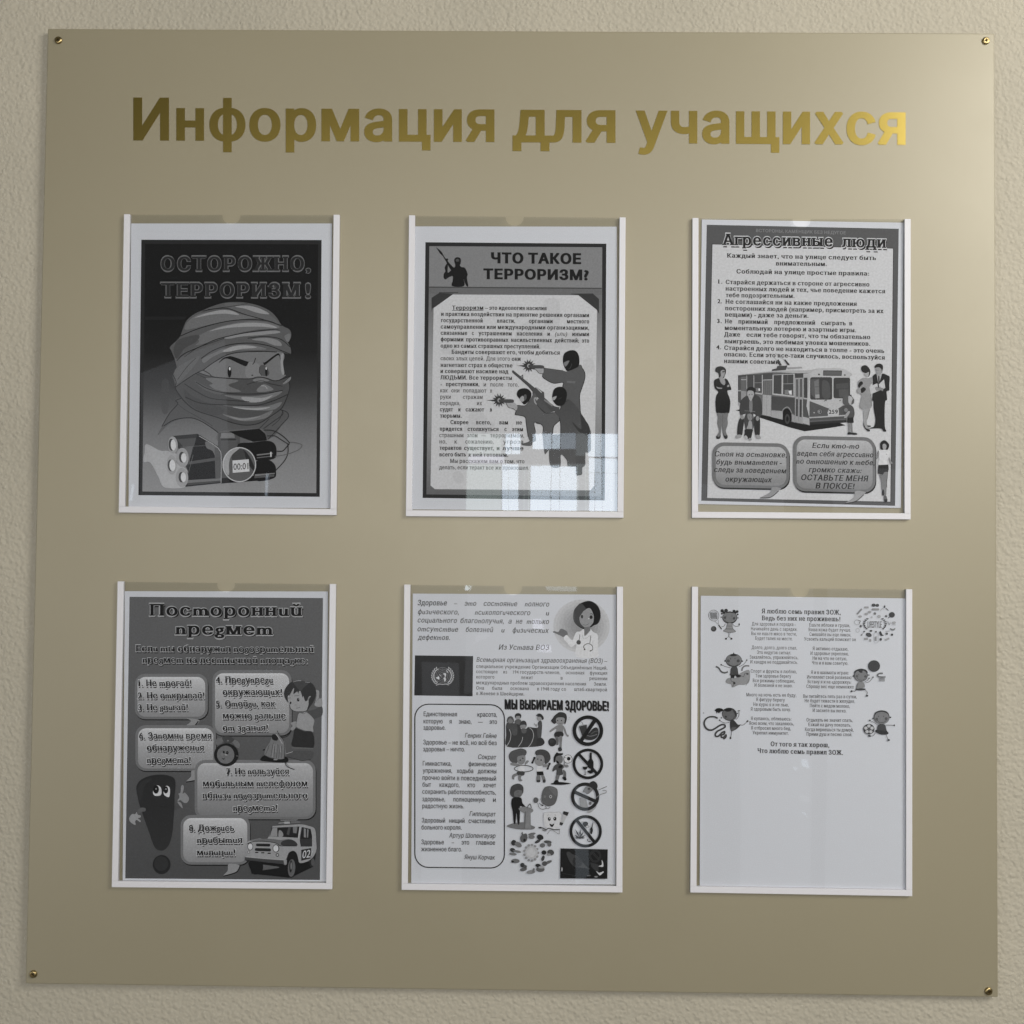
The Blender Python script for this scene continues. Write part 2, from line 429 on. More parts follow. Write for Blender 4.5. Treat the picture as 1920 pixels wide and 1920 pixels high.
# ================================================================ the wall and the board
v, f = prism([(-2.4, -1.5), (2.6, -1.5), (2.6, 1.6), (-2.4, 1.6)], -0.11, -0.0076)
tag(mesh_ob('wall', v, f, M_wall, origin=(0, 0.0076, 0)), kind='structure')

BW, BH = 1.00308/2, 1.00344/2
board = empty('notice_board', W3(0, -BH, 0))
tag(board, 'large square champagne beige notice board with gold heading, screwed to the plaster wall', 'notice board')
v, f = prism([(-BW, -BH), (BW, -BH), (BW, BH), (-BW, BH)], -0.0045, -0.00002)
bevel(mesh_ob('board_panel', v, f, M_board, board), 0.0009, 2)

def heading(words, cap, st='title'):
    for s, x0, x1, y0, y1 in words:
        r, a, b = layout(s, st); kx = (x1-x0)/(b-a); ky = cap/CAP
        for x, (V, F, ad) in r:
            X = x0 + (V[:,0] + x - a)*kx; Y = y0 + (y1-y0)*(X-x0)/(x1-x0) - V[:,1]*ky
            w = on_board_many(np.stack([X, Y], 1), 0.0003)
            n = len(w)
            vv = [W3(p[0], p[1], 0.00035) for p in w] + [W3(p[0], p[1], 0.0) for p in w]
            ff = [tuple(map(int, t)) for t in F]
            cnt = {}
            for t in F:
                for i in range(3):
                    e = (int(t[i]), int(t[(i+1) % 3])); cnt[e] = 1
            ff += [(b_, a_, a_ + n, b_ + n) for (a_, b_) in cnt if (b_, a_) not in cnt]
            mesh_ob('letter', vv, ff, M_gold, board)
# finer outlines for the big heading
def refine():
    for ch in set('Информация для учащихся'):
        if ch == ' ': continue
        c = bpy.data.curves.new('tmp', 'FONT'); c.body = ch; c.fill_mode = 'NONE'; c.resolution_u = 10
        o = bpy.data.objects.new('tmp', c); COL.objects.link(o)
        dg = bpy.context.evaluated_depsgraph_get(); dg.update(); e = o.evaluated_get(dg); me = e.to_mesh()
        co = np.array([q.co[:2] for q in me.vertices]); adj = {}
        for ed in me.edges:
            a, b = ed.vertices; adj.setdefault(a, []).append(b); adj.setdefault(b, []).append(a)
        seen = set(); cs = []
        for s in sorted(adj):
            if s in seen: continue
            loop = [s]; seen.add(s); cur = s
            while True:
                nn = [k for k in adj[cur] if k not in seen]
                if not nn: break
                cur = min(nn, key=lambda q: abs(q - cur)); loop.append(cur); seen.add(cur)
            P = co[loop]; P = P[np.hypot(*(P - np.roll(P, 1, 0)).T) > 1e-5]
            cs.append(P)
        e.to_mesh_clear(); OLD[ch] = OUT[ch]; OUT[ch] = cs
        bpy.data.objects.remove(o); bpy.data.curves.remove(c)
OLD = {}
refine()
heading([('Информация', 250, 927, 261, 264), ('для', 961, 1154, 264.5, 265.5), ('учащихся', 1192, 1698, 266, 269.5)], 76)
OUT.update(OLD)

# ---------------------------------------------------------------- screws
def screw(px, py, rot, label):
    cx, cu = on_board(px, py, 0.001)
    root = empty('screw', W3(cx, cu, 0)); tag(root, label, 'screw', 'brass screws in the corners of the board')
    R = 0.0040; prof = [(R, 0.0), (R, 0.0007), (R*0.93, 0.0013), (R*0.78, 0.0018), (R*0.62, 0.0020)]
    n = 28; V = []; Fc = []
    for r, z in prof:
        for i in range(n):
            a = 2*math.pi*i/n; V.append(W3(cx + r*math.cos(a), cu + r*math.sin(a), z))
    for j in range(len(prof)-1):
        for i in range(n): Fc.append((j*n+i, j*n+(i+1) % n, (j+1)*n+(i+1) % n, (j+1)*n+i))
    # flat top with a cross-shaped recess
    L, b = R*0.50, R*0.15
    cross = [(L,b),(b,b),(b,L),(-b,L),(-b,b),(-L,b),(-L,-b),(-b,-b),(-b,-L),(b,-L),(b,-b),(L,-b)]
    c, s = math.cos(rot), math.sin(rot); cross = [(x*c-y*s, x*s+y*c) for x, y in cross]
    rim = [(R*0.62*math.cos(2*math.pi*i/n), R*0.62*math.sin(2*math.pi*i/n)) for i in range(n)]
    VV, FF = fill([[(x*1000, y*1000) for x, y in rim], [(x*1000, y*1000) for x, y in cross[::-1]]], eps=1e-6)
    k = len(V); V += [W3(cx + x/1000, cu + y/1000, 0.0020) for x, y in VV]; Fc += [tuple(int(q)+k for q in t) for t in FF]
    k = len(V); V += [W3(cx+x, cu+y, 0.0020) for x, y in cross] + [W3(cx+x*.6, cu+y*.6, 0.0006) for x, y in cross]
    Fc += [(k+i, k+12+i, k+12+(i+1) % 12, k+(i+1) % 12) for i in range(12)]
    mesh_ob('screw_head', V, Fc, M_brass, root)
    v = [W3(cx+x*.62, cu+y*.62, 0.0007) for x, y in cross]
    mesh_ob('cross_recess', v, [tuple(range(12))], M_dark, root)
screw(109, 75, 0.5, 'dark screw in the top left corner of the board, above the heading')
screw(1849, 76, 0.15, 'shiny brass screw in the top right corner of the board')
screw(62, 1827, 0.9, 'dark brass screw in the bottom left corner of the board')
screw(1854, 1859, 0.3, 'dark brass screw in the bottom right corner of the board')

# ---------------------------------------------------------------- document pockets
def pocket(c, notch, label, depth=17, half=17):
    """c: outer corners TL TR BR BL in the photo"""
    P = on_board_many(c, 0.003); TL, TR, BR, BL = P
    root = empty('document_pocket', W3((BL[0]+BR[0])/2, (BL[1]+BR[1])/2, 0)); tag(root, label, 'document pocket', 'clear document pockets in two rows on the board')
    ex = (TR-TL)/np.linalg.norm(TR-TL); exb = (BR-BL)/np.linalg.norm(BR-BL)
    eu = (TL-BL)/np.linalg.norm(TL-BL); eur = (TR-BR)/np.linalg.norm(TR-BR)
    b = 0.0064
    v, f = prism([BL + eu*b, BL + exb*b + eu*b, TL + ex*b, TL], 0.0, 0.0040); bevel(mesh_ob('side_rail', v, f, M_rail, root), 0.0003)
    v, f = prism([BR - exb*b + eur*b, BR + eur*b, TR, TR - ex*b], 0.0, 0.0040); bevel(mesh_ob('side_rail', v, f, M_rail, root), 0.0003)
    v, f = prism([BL, BR, BR + eur*(b-0.00005), BL + eu*(b-0.00005)], 0.0, 0.0040); bevel(mesh_ob('bottom_rail', v, f, M_rail, root), 0.0003)
    # the clear front sheet with its thumb notch
    g = 0.00015
    A = BL + exb*(b+g) + eu*(b+g); B = BR - exb*(b+g) + eur*(b+g); Cc = TR - ex*(b+g) - eur*0.0004; D = TL + ex*(b+g) - eu*0.0004
    nx, ny = notch; nc = on_board_many([(nx, ny)], 0.003)[0]
    tt = (nc - D) @ ex; sc = 0.000557
    pn = []
    for i in range(0, 19):
        a = math.pi*i/18
        pn.append(D + ex*(tt + half*sc*math.cos(a)) + (-eu)*(depth*sc*math.sin(a)**0.8))
    poly = [A, B, Cc] + pn + [D]
    VV, FF = fill([np.array(poly)*1000], eps=1e-5); VV = VV/1000; n = len(VV)
    v = [W3(p[0], p[1], 0.0036) for p in VV] + [W3(p[0], p[1], 0.0026) for p in VV]
    cnt = {(int(t[i]), int(t[(i+1) % 3])) for t in FF for i in range(3)}
    f = [tuple(map(int, t)) for t in FF] + [tuple(int(q)+n for q in t[::-1]) for t in FF] + [(b_, a_, a_+n, b_+n) for (a_, b_) in cnt if (b_, a_) not in cnt]
    mesh_ob('clear_pane', v, f, M_pane, root)
pocket([(233,402),(637,403),(631,966),(223,961)], (434,403), 'clear pocket with white rails holding the masked face poster, upper left')
pocket([(767,404),(1173,408),(1169,971),(761,968)], (965,406), 'clear pocket with white rails mirroring a bright window, upper middle')
pocket([(1298,409),(1707,411),(1707,974),(1297,971)], (1503,410), 'clear pocket with white rails holding the trolleybus poster, upper right')
pocket([(221,1090),(630,1095),(623,1667),(210,1663)], (424,1093), 'clear pocket with white rails holding the dark grey speech bubble poster, lower left')
pocket([(758,1096),(1168,1100),(1167,1673),(753,1668)], (962,1098), 'clear pocket with white rails holding the health sheet with prohibition signs, lower middle')
pocket([(1297,1100),(1710,1105),(1710,1680),(1294,1673)], (1500,1102), 'clear pocket with white rails holding the half empty poem sheet, lower right')

# ---------------------------------------------------------------- what the clear sheets mirror: windows across the corridor, added glow panels
def mirror_pt(px, py, D):
    d = ray(px, py); t = (0.0036 - CAM_P[2])/d[2]
    q = np.array([CAM_P[0]+t*d[0], CAM_P[1]+t*d[1]]); s = (D-0.0036)/(-d[2])
    return q[0] + d[0]*s, q[1] + d[1]*s
def facing_quad(name, c, D, m, parent, th=0.02):
    P = [mirror_pt(x, y, D) for x, y in c]
    v, f = prism([tuple(p) for p in P], D, D + th)
    return mesh_ob(name, v, f, m, parent)
DW = 5.0
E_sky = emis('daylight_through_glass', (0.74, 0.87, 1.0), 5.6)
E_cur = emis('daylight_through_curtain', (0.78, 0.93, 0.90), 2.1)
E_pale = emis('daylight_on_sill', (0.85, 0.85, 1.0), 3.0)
E_dim = emis('dim_pane_and_glint_glow', (0.72, 0.85, 1.0), 2.2)
M_fr, N, L_, B = mat('window_frame_paint', (0.5, 0.5, 0.5), 0.5)
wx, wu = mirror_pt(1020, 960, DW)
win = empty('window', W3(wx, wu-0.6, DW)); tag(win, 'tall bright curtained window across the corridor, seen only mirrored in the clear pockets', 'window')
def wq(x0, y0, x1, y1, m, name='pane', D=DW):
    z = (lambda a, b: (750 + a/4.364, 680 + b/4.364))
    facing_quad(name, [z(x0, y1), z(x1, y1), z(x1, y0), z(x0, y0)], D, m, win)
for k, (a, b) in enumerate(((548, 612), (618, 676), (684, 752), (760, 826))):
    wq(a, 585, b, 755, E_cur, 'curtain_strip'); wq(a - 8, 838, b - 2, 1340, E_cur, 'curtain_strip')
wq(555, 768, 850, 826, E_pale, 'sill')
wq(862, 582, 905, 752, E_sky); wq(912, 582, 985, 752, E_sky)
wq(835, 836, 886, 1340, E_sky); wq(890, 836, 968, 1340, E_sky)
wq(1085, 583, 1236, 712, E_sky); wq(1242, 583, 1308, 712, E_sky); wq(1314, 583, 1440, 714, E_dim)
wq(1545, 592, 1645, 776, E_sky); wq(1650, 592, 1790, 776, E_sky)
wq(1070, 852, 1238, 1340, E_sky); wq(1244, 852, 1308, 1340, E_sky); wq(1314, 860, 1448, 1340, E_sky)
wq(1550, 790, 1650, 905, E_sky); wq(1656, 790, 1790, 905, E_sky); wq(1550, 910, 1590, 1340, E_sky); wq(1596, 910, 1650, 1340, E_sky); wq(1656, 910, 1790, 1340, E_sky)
E_shade = emis('gap_veil_glow', (0.78, 0.90, 0.95), 0.9)  # added faint glow that fills the gaps between the mirrored panes
wq(540, 838, 1790, 1340, E_shade, 'gap_veil', DW + 0.12); wq(1445, 590, 1540, 770, E_shade, 'gap_veil', DW + 0.12); wq(548, 583, 856, 830, E_shade, 'gap_veil', DW + 0.12)
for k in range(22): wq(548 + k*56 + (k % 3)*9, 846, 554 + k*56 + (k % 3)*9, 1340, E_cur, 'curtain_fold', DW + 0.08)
# unseen glowing panels added for glints and soft veils in the clear sheets
glow_panels = empty('added_glow_panels', W3(*mirror_pt(1010, 1250, DW), DW)); tag(glow_panels, 'unseen glowing panels added for the small glints and soft veils in the clear pockets', 'glow_panels')
def dq(c, m, name='glint_panel', D=DW): facing_quad(name, c[::-1], D, m, glow_panels)
dq([(876,1096),(886,1096),(885,1109),(874,1109)], E_sky)
dq([(1021,1098),(1080,1098),(1081,1109),(1026,1109)], E_dim)
dq([(998,1160),(1012,1159),(1018,1177),(997,1176)], E_pale)
dq([(1006,1206),(1030,1206),(1032,1220),(1005,1219)], E_pale)
dq([(900,1180),(920,1172),(918,1190),(887,1205)], emis('faint_glint_glow', (0.9,0.9,1.0), 0.8))
dq([(1078,1478),(1104,1478),(1104,1640),(1080,1660)], emis('faint_strip_glow', (0.8,0.9,1.0), 0.6))  # added strip of glow, mirrored over the dark print
E_soft = emis('soft_veil_glow', (0.9,0.93,1.0), 0.32)  # added weak glow, mirrored as a pale veil on the sheets
dq([(1390,1100),(1524,1100),(1520,1675),(1388,1675)], E_soft, 'veil_panel'); dq([(1553,1100),(1712,1100),(1712,1675),(1549,1675)], E_soft, 'veil_panel')
dq([(1290,905),(1470,905),(1470,975),(1290,975)], E_soft, 'veil_panel'); dq([(1565,880),(1710,880),(1710,975),(1565,975)], E_soft, 'veil_panel')
dq([(790,1240),(860,1240),(866,1675),(790,1675)], E_soft, 'veil_panel'); dq([(880,1100),(1075,1100),(1080,1300),(870,1300)], E_soft, 'veil_panel')
dq([(262,700),(420,640),(430,966),(262,966)], E_soft, 'veil_panel')
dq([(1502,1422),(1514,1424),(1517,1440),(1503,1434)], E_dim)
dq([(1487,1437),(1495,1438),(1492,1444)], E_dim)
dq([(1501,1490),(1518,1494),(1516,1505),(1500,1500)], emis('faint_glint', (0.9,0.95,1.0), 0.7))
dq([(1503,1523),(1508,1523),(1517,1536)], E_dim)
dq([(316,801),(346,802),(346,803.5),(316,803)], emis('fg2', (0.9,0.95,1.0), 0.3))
dq([(275,840),(300,845),(330,900),(345,912),(320,912),(295,890)], emis('soft_patch_glow', (0.9,0.95,1.0), 0.5), 'added_glow_patch')  # added glow, mirrored as a soft light patch on the masked face sheet
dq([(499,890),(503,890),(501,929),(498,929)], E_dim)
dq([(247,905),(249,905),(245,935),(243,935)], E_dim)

# ================================================================ posters
A = 440/1920
# ---- poster 1: masked face
S = Sheet('poster', [(246,419),(622.5,419),(619,953),(241,950.5)], 168, 'dark poster with a cartoon masked face above a bundle of dynamite and a timer')
S.part('picture_border'); S.view(0, 0, 1)
S.H('265,449.5 603,450 599.5,931.5 259.5,928.5', 34)
S.part('picture_background')
S.H('272,457 596.5,458 593,924.5 267,921.5', 10, stops=[(457,9),(600,12),(660,24),(720,45),(760,66),(800,92),(860,112),(925,122)])
S.view(280,560,.15625)
S.H('-50,215 440,215 430,250 -55,255', 27); S.G('150,1340 150,1000 235,1000 225,1350', 50, 66)
S.H('1700,180 1745,180 1740,520 1700,520', 11, 22)
S.part('headline'); S.view(210,390,A)
for st, g in (('slabhalo', 92), ('slab', 34)):
    kw = dict(st=st, g=g)
    e = 5 if st == 'slabhalo' else 0
    S.T('ОСТОРОЖНО', 402-e, 1571+e, 511+e, cap=112+2*e, **kw); S.T(',', 1588-e, 1624+e, 515, cap=112, **kw)
    S.T('ТЕРРОРИЗМ', 398-e, 1541+e, 727+e, 729+e, cap=112+2*e, **kw); S.T('!', 1584-e, 1624+e, 731+e, cap=116+2*e, **kw)
S.part('masked_face'); S.view(280,560,.15625)
S.G('100,1640 170,1500 240,1380 340,1265 318,1225 380,1195 800,1400 1200,1520 1500,1400 1560,1330 1640,1355 1672,1410 1600,1500 1424,1690 1000,1660 829,1606 720,1520 600,1450 480,1425 350,1450 220,1520', 66, 78)
S.L('150,1536 240,1380 340,1265 318,1225 380,1195', 9, 28); S.L('170,1530 300,1455 480,1430 600,1460 720,1530 829,1610', 10, 22)
S.L('340,1265 440,1340 620,1440 760,1530', 6, 48); S.L('1560,1330 1640,1355 1672,1410 1600,1500 1424,1690', 8, 25); S.L('1565,1330 1600,1350 1590,1400 1480,1480 1370,1560', 8, 30); S.L('1440,1440 1380,1500 1320,1560', 7, 34); S.L('1600,1350 1560,1450 1470,1530', 6, 38)
S.G('310,1070 300,1000 285,910 420,880 560,885 700,930 900,950 1190,960 1300,938 1400,952 1520,985 1690,930 1693,965 1670,1010 1690,1070 1660,1160 1610,1280 1560,1340 1430,1430 1300,1500 1150,1515 1000,1490 800,1420 560,1340 430,1240 350,1140', 66)
S.G('560,860 640,850 850,725 1000,655 1300,640 1600,650 1600,780 1590,900 1640,920 1520,985 1400,952 1300,940 1190,960 900,950 750,930 640,900', 98)
S.G('1190,760 1330,800 1320,870 1350,930 1190,955 1150,880', 108); S.G('1580,680 1610,660 1605,780 1620,900 1590,900 1575,800', 125)
S.G('310,1065 322,1000 285,915 325,830 300,730 252,610 255,570 330,500 370,450 400,370 450,260 540,185 640,140 760,90 900,50 1060,40 1200,55 1330,90 1450,150 1530,230 1590,320 1680,370 1703,430 1690,485 1665,525 1692,580 1695,662 1610,650 1530,640 1300,632 1050,648 900,690 750,780 640,862 560,895 420,985', 76)
# folds, light streaks
S.G('450,290 560,200 700,165 900,140 1060,180 1280,230 1150,240 900,275 700,315 560,350 430,370', 92)
S.G('540,230 700,170 880,135 1000,150 1075,195 900,180 720,195', 128); S.G('900,60 1100,60 1300,110 1480,220 1560,310 1440,270 1200,200 1000,130', 84)
S.G('1030,95 1180,85 1330,120 1440,185 1300,170 1150,120', 126)
S.G('540,470 620,430 720,380 900,320 1200,270 1450,290 1560,350 1300,370 1000,430 760,510 560,560 600,510', 92)
S.G('720,390 900,330 1150,290 1400,300 1530,350 1300,335 1000,345 850,365', 128)
S.G('900,470 1100,425 1300,400 1520,380 1560,410 1350,435 1100,455 960,480', 118)
S.G('1230,490 1400,470 1540,500 1590,560 1500,560 1380,515', 112)
S.G('640,720 800,640 900,600 1100,550 1300,570 1400,610 1100,615 900,640 760,700 660,770', 96); S.G('880,630 1000,575 1150,560 1290,585 1100,605 960,635', 132)
S.G('340,500 480,450 600,440 560,520 420,600 330,720 290,620', 62); S.G('330,830 480,740 600,690 560,780 400,960 320,1020 300,900', 84); S.G('1620,450 1690,420 1690,480 1660,520', 96)
for p, w_ in (('640,150 800,120 950,120 1150,190 1400,260 1590,325', 9), ('370,450 560,370 800,300 1000,262 1200,250 1400,262 1500,290', 10), ('1180,60 960,95 700,130', 5),
    ('330,745 420,660 600,580 800,490 1000,440 1200,400 1420,375 1560,378', 10), ('420,700 560,600 700,545 900,475', 6), ('1180,475 1350,455 1500,465 1600,500 1690,580', 9),
    ('620,720 750,630 900,570 1050,540 1250,535 1450,570 1600,630 1690,665', 10), ('640,862 750,780 900,690 1050,648 1300,632 1530,640', 10), ('310,1065 420,985 560,895 660,850', 9), ('252,610 300,730 325,830', 9), ('285,915 322,1000 310,1065 350,1140', 8), ('340,970 450,820 560,710', 5)):
    S.L(p, w_, 26)
# brows and eyes
S.G('830,775 880,715 940,695 1000,695 1180,755 1195,750 1185,775 1160,810 1100,790 960,725 900,725', 14); S.G('1350,735 1375,790 1390,795 1540,680 1570,730 1575,735 1545,655 1400,755 1365,765', 14)
S.L('1275,710 1260,760 1240,790', 9, 30); S.C(962,878,23,68,10); S.C(965,840,10,20,180); S.G('1325,810 1380,800 1440,880 1420,925 1350,920 1325,870', 70); S.C(1404,878,15,55,12); S.C(1402,838,8,16,170); S.L('1325,820 1320,880 1350,925', 6, 40); S.L('650,860 720,900 760,935 900,952 1190,962 1300,940 1400,952 1520,985 1690,930', 9, 25); S.C(1235,920,12,9,60)
# mask folds
S.G('680,955 900,960 1070,985 950,1040 1100,1115 850,1110 720,1040 760,1020', 96); S.G('1240,975 1340,950 1440,985 1300,1000', 100); S.G('1600,1020 1690,940 1692,975 1640,1015', 104)
S.G('1290,1090 1360,1030 1420,1040 1490,1090 1400,1115 1310,1120', 100); S.G('900,1160 1150,1170 1350,1160 1590,1110 1500,1180 1300,1240 1100,1215', 98); S.G('1110,1180 1350,1190 1480,1160 1350,1235 1180,1240', 130)
S.G('880,1280 1150,1290 1400,1290 1590,1240 1500,1330 1300,1340 1100,1310', 96); S.G('1000,1300 1250,1315 1450,1300 1330,1335 1150,1330', 132); S.G('880,1385 1100,1430 1300,1410 1480,1340 1400,1430 1200,1470 1020,1450', 96); S.G('950,1410 1120,1440 1330,1410 1250,1440 1100,1460', 116)
S.G('420,1090 520,1170 700,1250 900,1330 800,1400 560,1320 440,1210', 60); S.G('540,980 700,1060 900,1120 820,1150 640,1080', 78); S.L('1340,1045 1390,1050 1415,1085', 7, 140)
for p, w_ in (('560,1000 700,1080 900,1130 1150,1145 1400,1135 1600,1100', 9), ('420,1020 560,1110 720,1190 900,1215 1200,1235', 7), ('430,1180 600,1250 800,1270 1050,1278 1300,1278 1500,1220 1660,1150', 9), ('350,1140 430,1240 560,1340 800,1420 1000,1490 1150,1517 1300,1500 1430,1430 1560,1340 1610,1280 1660,1160 1685,1070 1680,1000', 9), ('1170,1030 1340,985 1450,1020 1600,1050', 6), ('560,900 640,935 680,955', 5), ('1610,1000 1690,935', 6)):
    S.L(p, w_, 30)
S.part('dynamite_bundle'); S.view(260,780,.18229)
S.G('80,290 220,355 300,360 400,400 390,480 500,560 500,720 270,735 200,620 120,480 50,470 60,380', 140, 150)
S.G('820,170 1000,140 1250,130 1300,200 1100,270 840,280', 84); S.H('350,205 605,183 580,300 520,490 520,600 395,300', 40); S.H('395,240 590,225 575,310 460,320', 66); S.H('455,325 560,310 520,470 500,430', 86)
S.H('605,183 830,320 845,400 845,690 480,728 520,480', 20); S.G('690,260 800,320 840,400 800,440 760,360 700,330', 92, k=3); S.H('780,320 840,350 845,640 790,640', 74)
S.H('510,470 845,420 845,450 510,500', 70); S.H('500,660 845,640 845,665 500,690', 95); S.H('500,690 845,668 845,680 500,715', 58)
S.H('820,170 1040,165 1050,640 850,690 845,400 815,320', 66); S.H('845,240 1000,235 1000,255 845,262', 40); S.H('850,175 980,172 990,225 840,228', 104); S.H('840,250 1015,250 1020,420 850,430', 72)
S.H('845,640 1080,620 1400,600 1350,655 850,695', 20); S.H('930,160 1240,130 1300,180 1320,250 1180,265 1040,215', 16)
S.G('1020,290 1180,270 1330,255 1400,290 1418,370 1390,440 1210,455 1060,400', 12, k=4); S.H('1215,395 1380,378 1380,388 1215,408', 110); S.H('1215,425 1360,410 1360,418 1215,435', 90); S.G('1205,470 1330,450 1400,500 1412,570 1390,640 1200,660', 10, k=4); S.H('1195,600 1400,585 1400,595 1195,618', 105); S.H('1190,618 1395,602 1395,625 1190,640', 70)
S.H('1352,370 1366,368 1368,420 1355,422', 170)
for x, y, rx, ry in ((352,298,50,88), (450,428,64,100), (340,503,50,100), (446,632,64,100)): S.C(x,y,rx,ry,132,-.05)
for x, y, rx, ry in ((330,296,24,58), (438,424,26,52), (322,508,26,56), (432,630,24,50)): S.C(x+8,y,rx+6,ry+4,52,-.05)
for x, y, rx, ry in ((356,298,26,55), (464,430,27,48), (347,508,30,58), (460,630,26,50)): S.C(x,y,rx,ry,178,-.05)
S.L('620,205 780,300 830,350 848,410 848,690', 6, 150); S.K('430,320 820,295', 3, 95); S.K('560,400 510,590', 5, 90)
S.C(1035,500,168,175,78,0); S.G('1070,345 1130,400 1190,520 1180,560 1120,480', 34, k=4); S.G('990,345 1070,345 1090,440 960,450', 56, k=4); S.G('870,500 890,410 960,345 1040,328 960,400 930,480 930,600 900,590', 135, k=4); S.O(1035,500,168,175,10,160)
S.H('965,458 1132,445 1140,570 968,585', 172); S.T('00:01', 975,1128,555,545,cap=68,st='sans',g=45)
for p, w_ in (('1285,145 1380,150 1460,190 1520,240 1555,280', 10), ('1320,205 1400,205 1460,240 1540,290', 9), ('1420,362 1480,360 1520,320 1550,285', 10), ('1410,560 1500,460 1535,380 1535,290', 9), ('1555,270 1620,275 1680,300 1640,350 1520,395 1400,415', 8)):
    S.L(p, w_, 34 if '1680' not in p else 80)
S.done()

# ---- poster 2: what is terrorism
S = Sheet('poster', [(778,424.5),(1156.5,425),(1158,958),(772,955)], 186, 'grey headed poster with a bold question title and three masked gunmen')
S.part('picture_border'); S.view(750,390,A)
S.H('208,280 1688,292 1675,2392 185,2372', 38); S.H('240,312 1655,321 1648,2360 216,2343', 118, stops=[(320,96),(800,104),(1400,150),(2340,92)])
S.part('header_panel'); S.H('240,312 1655,321 1651,652 238,642', 120); S.K('238,648 1651,658', 10, 66); S.H('238,655 1651,664 1650,712 237,700', 98)
S.part('text_panel')
S.H('275,820 430,708 1460,714 1612,835 1590,2270 1560,2310 285,2300 250,2270', 186)
S.H('258,735 320,695 440,700 425,712 265,822 258,850', 50); S.H('1460,714 1400,704 1580,702 1628,745 1628,865 1610,832', 50); S.K('320,692 475,692', 6, 50); S.K('1400,704 1580,702', 6, 50)
for p in ('1180,760 1240,735 1300,760 1310,850 1290,1000 1200,1000 1170,880', '960,1000 1100,900 1180,1000 1300,1050 1450,1000 1480,1100 1400,1160 1000,1120', '430,2180 480,2150 520,2190 515,2240 460,2250', '560,1700 640,1660 710,1720 700,1800 600,1810', '330,1170 420,1130 480,1180 420,1200', '1500,1250 1570,1230 1590,1330 1520,1350', '540,1780 760,1750 740,1840 560,1850'):
    S.part('faded_figure'); S.G(p, 179)
S.part('headline')
S.T('ЧТО ТАКОЕ', 745,1482,448,456,cap=82,st='heavy',g=12); S.T('ТЕРРОРИЗМ?', 682,1545,578,588,cap=80,st='heavy',g=12)
S.part('launcher_silhouette'); S.view(800,455,.09375)
S.G('190,100 215,110 300,185 345,270 385,320 410,315 435,340 425,370 520,480 555,495 590,500 545,560 480,540 420,440 330,280 270,220 240,175', 12)
S.G('555,390 550,340 580,300 620,290 665,305 685,345 680,410 665,450 690,485 760,500 800,570 820,640 805,700 830,860 800,870 760,790 740,730 745,868 510,868 520,760 520,670 440,695 380,735 340,700 345,620 375,570 360,500 400,420 425,430 420,560 430,600 500,540 560,490 570,440', 12, k=4)
S.G('580,345 620,320 650,350 640,375 600,380', 70)
S.part('body_text'); S.view(750,390,A)
b = dict(st='serifb', g=26, cap=33); r_ = dict(st='serif', g=34, cap=33); it = dict(st='serifit', g=45, cap=33)
S.T('Терроризм', 425,683,832,**b); S.K('425,838 683,838', 4, 38); S.T('– это идеология насилия', 695,1200,832,836,**b)
for s, x0, x1, y0, y1 in (('и практика воздействия на принятие решения органами',335,1548,882,893), ('самоуправления или международными организациями,',333,1548,986,996), ('одно из самых страшных преступлений.',333,1148,1142,1149), ('Бандиты совершают его, чтобы добиться',422,1308,1193,1199), ('нагнетают страх в обществе',332,920,1300,1304), ('и совершают насилие над',330,888,1350,1353), ('ЛЮДЬМИ. Все террористы',330,917,1402,1406)):
    S.T(s, x0, x1, y0, y1, **b)
S.Wd([('государственной',335,678),('власти,',793,942),('органами',1055,1250),('местного',1365,1548)],934,944,335,1548,**b)
S.Wd([('связанные',333,550),('с',588,604),('устрашением',642,915),('населения',955,1165),('и',1205,1228),('иными',1408,1548)],1037,1048,333,1548,**b); S.T('(или)',1268,1368,1045,1046,**it)
S.Wd([('формами',333,520),('противоправных',540,888),('насильственных',908,1245),('действий;',1265,1465),('это',1487,1548)],1089,1101,333,1548,**b)
S.T('своих злых целей. Для этого', 332,900,1245,1249,**r_); S.T('они',914,988,1250,**b)
S.Wd([('-',330,345),('преступники,',375,650)],1457,1457,330,970,**b); S.Wd([('и',683,705),('после',738,845),('того,',880,970)],1457,1461,330,970,**r_)
S.Wd([('как',328,392),('они',420,487),('попадают',517,708),('в',737,753)],1508,1510,328,753,**r_)
S.Wd([('руки',328,417),('стражам',515,677)],1560,1562,328,677,**r_); S.Wd([('порядка,',328,492),('их',628,672)],1612,1613,328,672,**r_)
S.Wd([('судят',326,435),('и',476,496),('сажают',537,690),('в',735,753)],1663,1665,326,753,**b); S.T('тюрьмы.',326,505,1715,**b)
S.Wd([('Скорее',413,560),('всего,',622,745),('вам',812,885),('не',950,998)],1768,1771,413,998,**b)
S.Wd([('придется',325,510),('столкнуться',553,808),('с',855,873),('этим',917,1008)],1822,1826,325,1008,**b)
S.Wd([('страшным',322,520),('злом',550,635),('—',665,705),('терроризмом,',737,1015)],1874,1877,322,1015,**r_)
S.Wd([('но,',322,380),('к',445,468),('сожалению,',535,765),('угроза',843,1010)],1926,1929,322,1010,**r_)
S.Wd([('терактов',322,503),('существует,',525,770),('и',790,815),('лучше',838,1010)],1978,1982,322,1010,**b)
S.T('всего быть', 322,540,2032,**b); S.T('к ней готовым.',560,885,2035,**b)
S.T('Мы расскажем вам о том, что', 410,1018,2085,2089,**r_); S.T('делать, если теракт все же произошел.', 320,1055,2137,2142,**r_)
S.part('gunmen_picture'); S.view(900,650,.14061)
